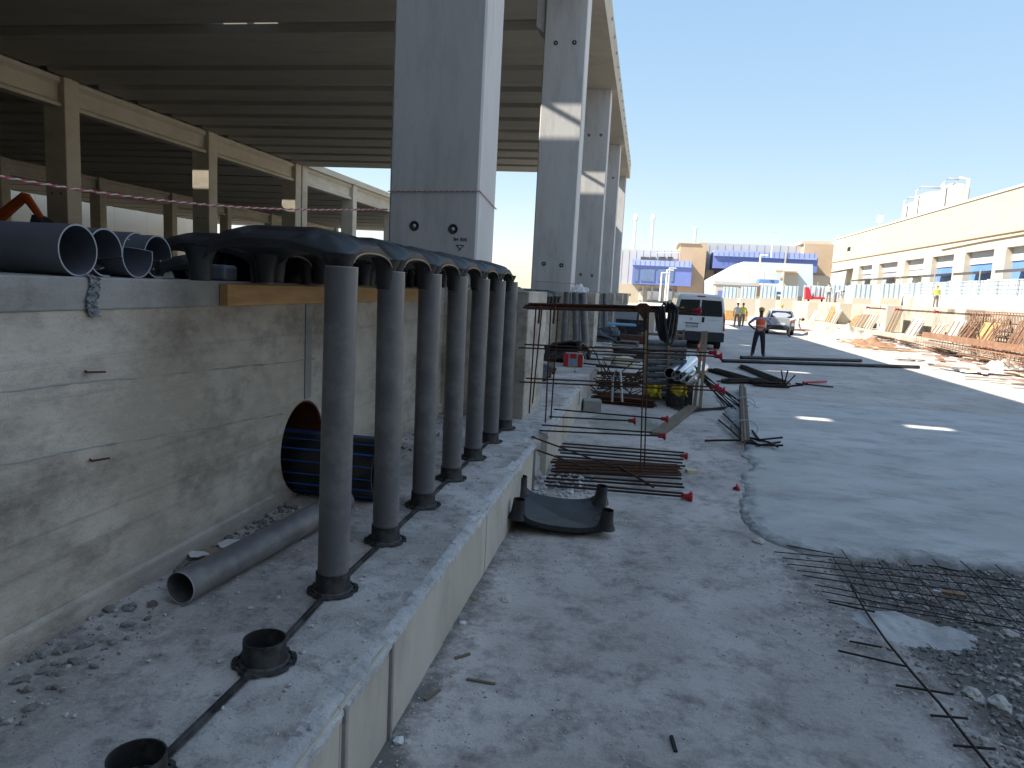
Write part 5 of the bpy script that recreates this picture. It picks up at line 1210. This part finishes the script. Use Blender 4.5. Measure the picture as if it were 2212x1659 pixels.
for k,(xt,yt,xb,yb,lb) in enumerate(((1374,464,1368,540,'left of the two tall white twin chimneys'),(1411,464,1406,541,'right of the two tall white twin chimneys'))):
    t = far_thing('chimney', lb, 'chimney', xb, yb, FY+4, 'twin chimneys'); a = gy(xb,yb+4,FY+4); b = gy(xt,yt,FY+4); a.x = b.x = (a.x+b.x)/2+.0
    mb = MB(); mb.cyl(a,b,.46,.4,16); mb.build('stack', M['white_panel'], t); d_ = Vector((0,0,1))
    mb = MB(); mb.lathe(b, [(.4,-1.6),(.62,-1.5),(.62,-.8),(.5,-.7),(.5,.1),(.0001,.1)],14); mb.build('stack_head', M['white_panel'], t)
    mb = MB(); mb.box((a.x-1.9,FY+2,a.z-.6),(a.x+1.9,FY+6,a.z+.1)); mb.build('stack_plinth', M['white_panel'], t)
t = far_thing('chimney', 'short single white chimney on the cream stair tower', 'chimney', 1502, 524, FY+3); a = gy(1500,526,FY+3); b = gy(1503,492,FY+3); b.x = a.x; mb = MB(); mb.cyl(a,b,.42,.42,14); mb.lathe(b,[(.42,-.4),(.5,-.3),(.5,.05),(.3,.05)],14); mb.build('stack', M['white_panel'], t)
mb = MB(); A = gy(1420,546,FY-.6); B = gy(1466,546,FY-.6); mb.tube([A,B],.12,6); mb.build('roof_rail', M['white_panel'], b1)
b2 = far_thing('blue_canopy_hall', 'grey hall with a long deep blue canopy across the end of the street', 'building', 1650, 650, FY+10)
fbox(b2,'upper_wall',1508,528,1750,600,FY+10,30,'grey_panel'); fbox(b2,'side_wall',1735,527,1800,600,FY+6,30,'tan'); fbox(b2,'side_roof',1732,521,1798,528,FY+7,25,'cream_l')
c_ = fbox(b2,'canopy',1540,553,1766,584,FY-2,10,'blue_d'); fbox(c_,'canopy_fascia',1542,544,1766,557,FY-2.5,10,'blue_l'); fbox(b2,'canopy_shadow_gap',1547,584,1570,593,FY-1,6,'awning')
for k in range(14): fbox(b2,'cladding_seam',1515+17*k,529,1515.6+17*k,545,FY+9.94,.05,'dock_grey')
for k in range(20): fbox(c_,'fascia_seam',1552+10.9*k,544.5,1552.5+10.9*k,557,FY-2.56,.05,'blue_d')
fbox(b2,'lower_wall',1520,590,1800,680,FY+4,6,'cream'); fbox(b2,'grey_door',1503,604,1536,640,FY+3,1,'grey_panel')
for x in (1695,): fbox(b2,'canopy_joint',x,544,x+3,584,FY-2.7,.3,'cream_l')
b3 = far_thing('white_shed', 'white shed with a shallow gable roof below the blue canopy', 'building', 1650, 650, FY-30)
Y3 = FY-30
P = [gy(x,y,Y3) for x,y in ((1538,640),(1538,602),(1607,565),(1756,571),(1756,640))]; mb = MB(); mb.prism([(p.x,Y3,p.z) for p in P],(0,20,0)); mb.build('gable_wall', M['shed'], b3)
fbox(b3,'low_wing',1544,614,1600,660,Y3-4,4,'cream_l'); fbox(b3,'wing_roof',1543,609,1640,616,Y3-4.2,4.2,'grey_panel'); fbox(b3,'tan_wing',1600,616,1668,660,Y3-3.5,3.4,'tan')
fbox(b3,'blue_door',1550,628,1566,643,Y3-4.4,.3,'blue_d'); fbox(b3,'round_tank',1690,588,1722,650,Y3-1,2,'cream_l'); fbox(b3,'canopy_beam',1676,585,1722,588,Y3-2,1.5,'tan')
for x in (1616,1648,1690): fbox(b3,'wall_post',x,586,x+2,650,Y3-4,.3,'cream_l')
fbox(b3,'blue_awning',1640,604,1683,611,Y3-9,4,'dock_blue'); fbox(b3,'blue_sign',1660,630,1700,636,Y3-5,.3,'dock_blue')
for k,(xt,yt,xb,yb,lb) in enumerate(((1438,582,1436,650,'slim white lamp post before the blue box, middle of three'),(1444,578,1441,650,'slim white lamp post before the blue box, right of three'),(1426,588,1425,650,'slim white lamp post before the blue box, left of three'),(1671,517,1666,556,'white lamp post rising above the blue canopy'),(1643,550,1641,575,'short white lamp post at the shed roof'))):
    Yl = FY-40 if k != 3 else FY-6; a = gy(xb,yb,Yl); b = gy(xt,yt,Yl); t = thing('lamp_post', lb, 'lamp post', a, 0, 'white lamp posts'); b.x = a.x+.0
    mb = MB(); mb.cyl(a,b,.2,.14,8); mb.build('pole', M['white_panel'], t); mb = MB(); mb.box((b.x,b.y-.2,b.z-.15),(b.x+1.3,b.y+.2,b.z+.05)); mb.build('lamp_head', M['white_panel'], t)
# orange excavator inside the hall
q = gy(-30,560,30); ex = thing('excavator', 'orange excavator with a raised arm inside the hall at the left edge', 'excavator', (q.x-1.5,30,2.02))
E_ = [gy(*p,30) for p in ((-60,520),(-10,440),(55,423),(88,470))]
for (p0,p1,r0,r1,nm) in ((E_[0],E_[2],.3,.22,'boom'),(E_[2],E_[3],.2,.15,'stick')):
    mb = MB(); mb.cyl(p0,p1,r0,r1,6,True,False); mb.build(nm, M['orange'], ex)
c_ = E_[3]; mb = MB(); mb.prism([(c_.x-.1,29.6,c_.z+.1),(c_.x+.5,29.6,c_.z-.3),(c_.x+.3,29.6,c_.z-.9),(c_.x-.4,29.6,c_.z-.8)],(0,.8,0)); mb.build('bucket', M['trim'], ex)
mb = MB(); mb.box((-2.4,-1.2,1.0),(.6,1.2,1.9)); mb.build('upper_body', M['orange'], ex, local=True, bevel=.1)
mb = MB(); mb.box((-.6,-1.15,1.9),(.6,-.2,2.9)); mb.build('cab', M['glass'], ex, local=True, bevel=.06)
for sy in (-1,1): mb = MB(); mb.box((-2,sy*1.1-.3,0),(1.6,sy*1.1+.3,.9)); mb.build('track', M['rubber'], ex, local=True, bevel=.25)

# ------------------------------------------------------------------ rubble, mesh mat and litter at the right front
mm_ = thing('rebar_mesh', 'rusty rebar mesh half buried in the broken ground before the new slab', 'rebar mesh', (2.4,5.7,0))
long_ = [((1700,1178),(1800,1197)),((1672,1192),(1830,1206)),((1690,1205),(2212,1258)),((1700,1218),(2212,1275)),((1722,1232),(2212,1292)),((1735,1243),(2212,1318)),((1760,1263),(2212,1345)),((1775,1277),(2212,1362)),((1785,1295),(2150,1352))]
for k,(p0,p1) in enumerate(long_): bar_mb(gz(*p0,.03+.004*(k%3)),gz(*p1,.035+.004*(k%3)),.0042,6).build('long_bar', M['rust_dark'], mm_)
for p0,p1 in (((1818,1187),(1890,1290)),((1895,1208),(1960,1300)),((1955,1210),(2045,1320)),((2015,1208),(2135,1330)),((2075,1212),(2212,1330)),((2150,1220),(2230,1290)),((1800,1205),(1870,1305)),((1905,1255),(1950,1320)),((1975,1265),(2030,1340)),((2030,1240),(2110,1345)),((2090,1235),(2200,1350))): bar_mb(gz(*p0,.045),gz(*p1,.05),.0042,6).build('cross_bar', M['rust_dark'], mm_)
pts = [(1838,1265),(1870,1320),(1915,1385),(1975,1458),(2030,1520),(2085,1590),(2140,1659),(2200,1740)]
mb = MB(); mb.tube([gz(x,y,.035) for x,y in pts],.0075,6); o = mb.build('long_rebar', M['rust_dark']); tag(o, 'long dark rebar running along the edge of the broken ground to the corner', 'rebar')
for k,(p0,p1,lb) in enumerate((((1790,1300),(1890,1322),'first'),((1835,1385),(1905,1398),'second'),((1810,1405),(1960,1440),'third'),((1935,1480),(2060,1500),'fourth'),((2010,1545),(2090,1552),'fifth'),((2060,1610),(2150,1618),'last'))):
    tag(bar_mb(gz(*p0,.03),gz(*p1,.035),.0065,6).build('rebar', M['rust_dark']), 'thin rebar crossing the long bar at the broken ground, '+lb+' from the slab', 'rebar', 'short bars at the broken ground')
# patch of spilt fresh concrete
def blob(c, rx_, ry_, h_, seed):
    mb = MB()
    def f(u, v):
        a = 2*math.pi*u; r_ = v*(1+.22*fbm(math.cos(a)*1.3,math.sin(a)*1.3,seed)); x = c.x+rx_*r_*math.cos(a); y = c.y+ry_*r_*math.sin(a)
        return (x, y, gheight(x,y)+.004+h_*(1-v**3)*(.8+.7*fbm(x*4,y*4,seed,5)))
    mb.grid(f, 48, 14); return mb
tag(blob(gz(1345,915), .6, .9, .004, 8).build('wet_patch', M['damp'], fix=False), kind='structure')
o = blob(gz(1965,1350), .36, .27, .045, 4).build('spilt_concrete', M['wet'], fix=False); tag(o, 'patch of spilt pale concrete on the rubble before the rebar mesh', 'concrete patch')
random.seed(5)
def rock(c, r, seed, sq=.7):
    mb = MB(); bm = bmesh.new(); bmesh.ops.create_icosphere(bm, subdivisions=3 if r > .03 else 1, radius=1)
    vs = [v.co.copy() for v in bm.verts]; fs = [[v.index for v in f.verts] for f in bm.faces]; bm.free()
    vs = [Vector((v.x,v.y,v.z*sq))*r*(1+.45*fbm(v.x*1.2,v.y*1.2,v.z*1.2+seed)) + Vector(c) for v in vs]
    mb.add(vs, fs, False); return mb
for k,(x,y,r_,lb) in enumerate(((2108,1478,.055,'pale white stone in the rubble, left of the pair'),(2162,1497,.065,'large pale white stone in the rubble, right of the pair'),(2130,1572,.028,'small white pebble in the rubble near the long bar'),(2185,1350,.05,'cream stone in the rubble at the right edge'))):
    p = gz(x,y,.05); tag(rock((p.x,p.y,gheight(p.x,p.y)+r_*.4), r_, k*3.1).build('pale_stone', M['stone'], fix=False), lb, 'stone', 'pale stones in the rubble')
def scatter(name, label, n, pick, rmin, rmax, mt, cat='gravel', sq=.6):
    mb = MB(); ico = bmesh.new(); bmesh.ops.create_icosphere(ico, subdivisions=1, radius=1); V0 = [v.co.copy() for v in ico.verts]; F0 = [[v.index for v in f.verts] for f in ico.faces]; ico.free()
    i = 0
    while i < n:
        x,y,z = pick()
        if z is None: continue
        i += 1; r_ = rmin+(rmax-rmin)*random.random()**3; e = Matrix.Rotation(random.uniform(0,6.3),3,'Z')@Matrix.Diagonal((random.uniform(.6,1.5),random.uniform(.5,1.1),random.uniform(.35,sq+.2))); s_ = [random.uniform(.7,1.25) for _ in V0]
        mb.add([(e@v)*r_*s_[j]+Vector((x,y,z+r_*.2)) for j,v in enumerate(V0)], F0)
    mb.sm = [False]*len(mb.f); o = mb.build(name, mt, fix=False); return tag(o, label, cat, None, 'stuff')
def pick_pit():
    x = random.uniform(1.3,3.5); y = random.uniform(3.1,6.4); p = pit(x,y)
    if random.random() > p*(.25+.75*max(0,min(1,(x-1.5)/.8*(1.2-.12*(y-3))))): return x,y,None
    return x,y,gheight(x,y)
scatter('rubble_gravel','grey gravel and broken concrete at the right front',15000,pick_pit,.003,.024,M['rubble'])
scatter('rubble_stones','lighter broken concrete lumps at the right front',7000,pick_pit,.003,.028,M['ledge'])
def pick_rough():
    y = random.uniform(2.7,6.4); x = random.uniform(.7,2.0)
    if random.random() > rough_band(x,y)*.9 or pit(x,y) > .6: return x,y,None
    return x,y,gheight(x,y)
scatter('rough_crumbs','crumbs of concrete on the rough strip before the rubble',3500,pick_rough,.002,.016,M['near'])
def pick_ground():
    x = random.uniform(-1.0,3.2) if random.random() < .55 else -1.0+random.random()**2*1.2; y = 1.2+random.random()**.8*11
    if x > 1.15 and y > 6.2: return x,y,None
    if fbm(x*.8,y*.8,6,3) < random.uniform(-.5,.6): return x,y,None
    return x,y,gheight(x,y)+.003
scatter('ground_chips','small chips and grit on the ground beside the ledge',4500,pick_ground,.0015,.011,M['chip'])
scatter('ground_dirt','dark crumbs of dirt on the ground beside the ledge',2600,pick_ground,.0015,.008,M['rubble'])
def pick_ledge():
    y = .8+random.random()*10.5
    x = -2.38+random.random()**2.2*.5 if random.random() < .55 else random.uniform(-2.3,-1.05)
    if 7.3 < y < 8.0: return x,y,None
    return x,y,.503
scatter('ledge_grit','grit and crumbs along the foot of the wall on the ledge',2600,pick_ledge,.002,.014,M['chip'])
def pick_ledge2():
    y = random.choice([random.uniform(3.3,4.6),random.uniform(5,10.5),random.uniform(.8,3)]); x = -2.37+random.random()**1.7*.35; return x,y,.503
scatter('ledge_debris','dark flakes of rubble heaped along the wall foot',900,pick_ledge2,.005,.03,M['rubble'])
def pick_break():
    return random.uniform(-1.15,-.6)+random.uniform(0,.2), random.uniform(7.2,8.3), .01
scatter('break_debris','broken concrete crumbs below the ledge break',500,pick_break,.006,.04,M['chip'])
# litter one can pick out
lit = [((1070,1252),.016,'paper','small white pebble of paper on the ground near the ledge'),((862,1602),.03,'paper','white scrap at the foot of the ledge near the bottom edge'),((880,1603),.02,'stone','pale stone next to the white scrap at the bottom edge'),((1000,1348),.028,'paper','crumpled white scrap at the foot of the ledge'),((1093,1298),.035,'stone','pale broken lump on the ground right of the ledge'),((1025,1297),.028,'wood_old','short wooden chunk at the foot of the ledge'),((1640,1173),.05,'stone','pale lump at the corner of the new slab')]
for k,(p,r_,mt,lb) in enumerate(lit):
    q = gz(*p); tag(rock((q.x,q.y,gheight(q.x,q.y)+r_*.25), r_, k*2.3+.7, .5).build('litter_piece', M[mt], fix=False), lb, 'litter', 'litter on the ground')
for k,(p0,p1,lb) in enumerate((((1008,1467),(1070,1478),'thin wooden sliver lying on the ground right of the ledge, longest of three'),((918,1512),(950,1490),'stubby wooden stick on the ground by the ledge foot'),((983,1422),(1015,1412),'reddish wooden sliver by the ledge foot'),((1450,1590),(1460,1624),'dark bent scrap on the ground near the bottom edge'))):
    a = gz(*p0,.012); b = gz(*p1,.012); d_ = b-a; mb = MB(); mb.obox((a+b)/2,(.016,d_.length,.012),d_.to_track_quat('Y','Z').to_matrix()); tag(mb.build('wood_sliver', M['wood_old_y'] if k < 3 else M['ink']), lb, 'sliver', 'slivers on the ground')
q = gz(2060,1282,.04)
mb = MB(); mb.obox(q,(.16,.05,.02),Matrix.Rotation(-.15,3,'Z')); tag(mb.build('red_scrap', M['rust_light']), 'reddish brown scrap lying in the rebar mesh', 'scrap')
q = gz(2030,1278,.04); mb = MB(); mb.obox(q,(.09,.02,.01),Matrix.Rotation(-.1,3,'Z')); tag(mb.build('white_scrap', M['paper']), 'white scrap lying left of the red one in the rebar mesh', 'scrap')
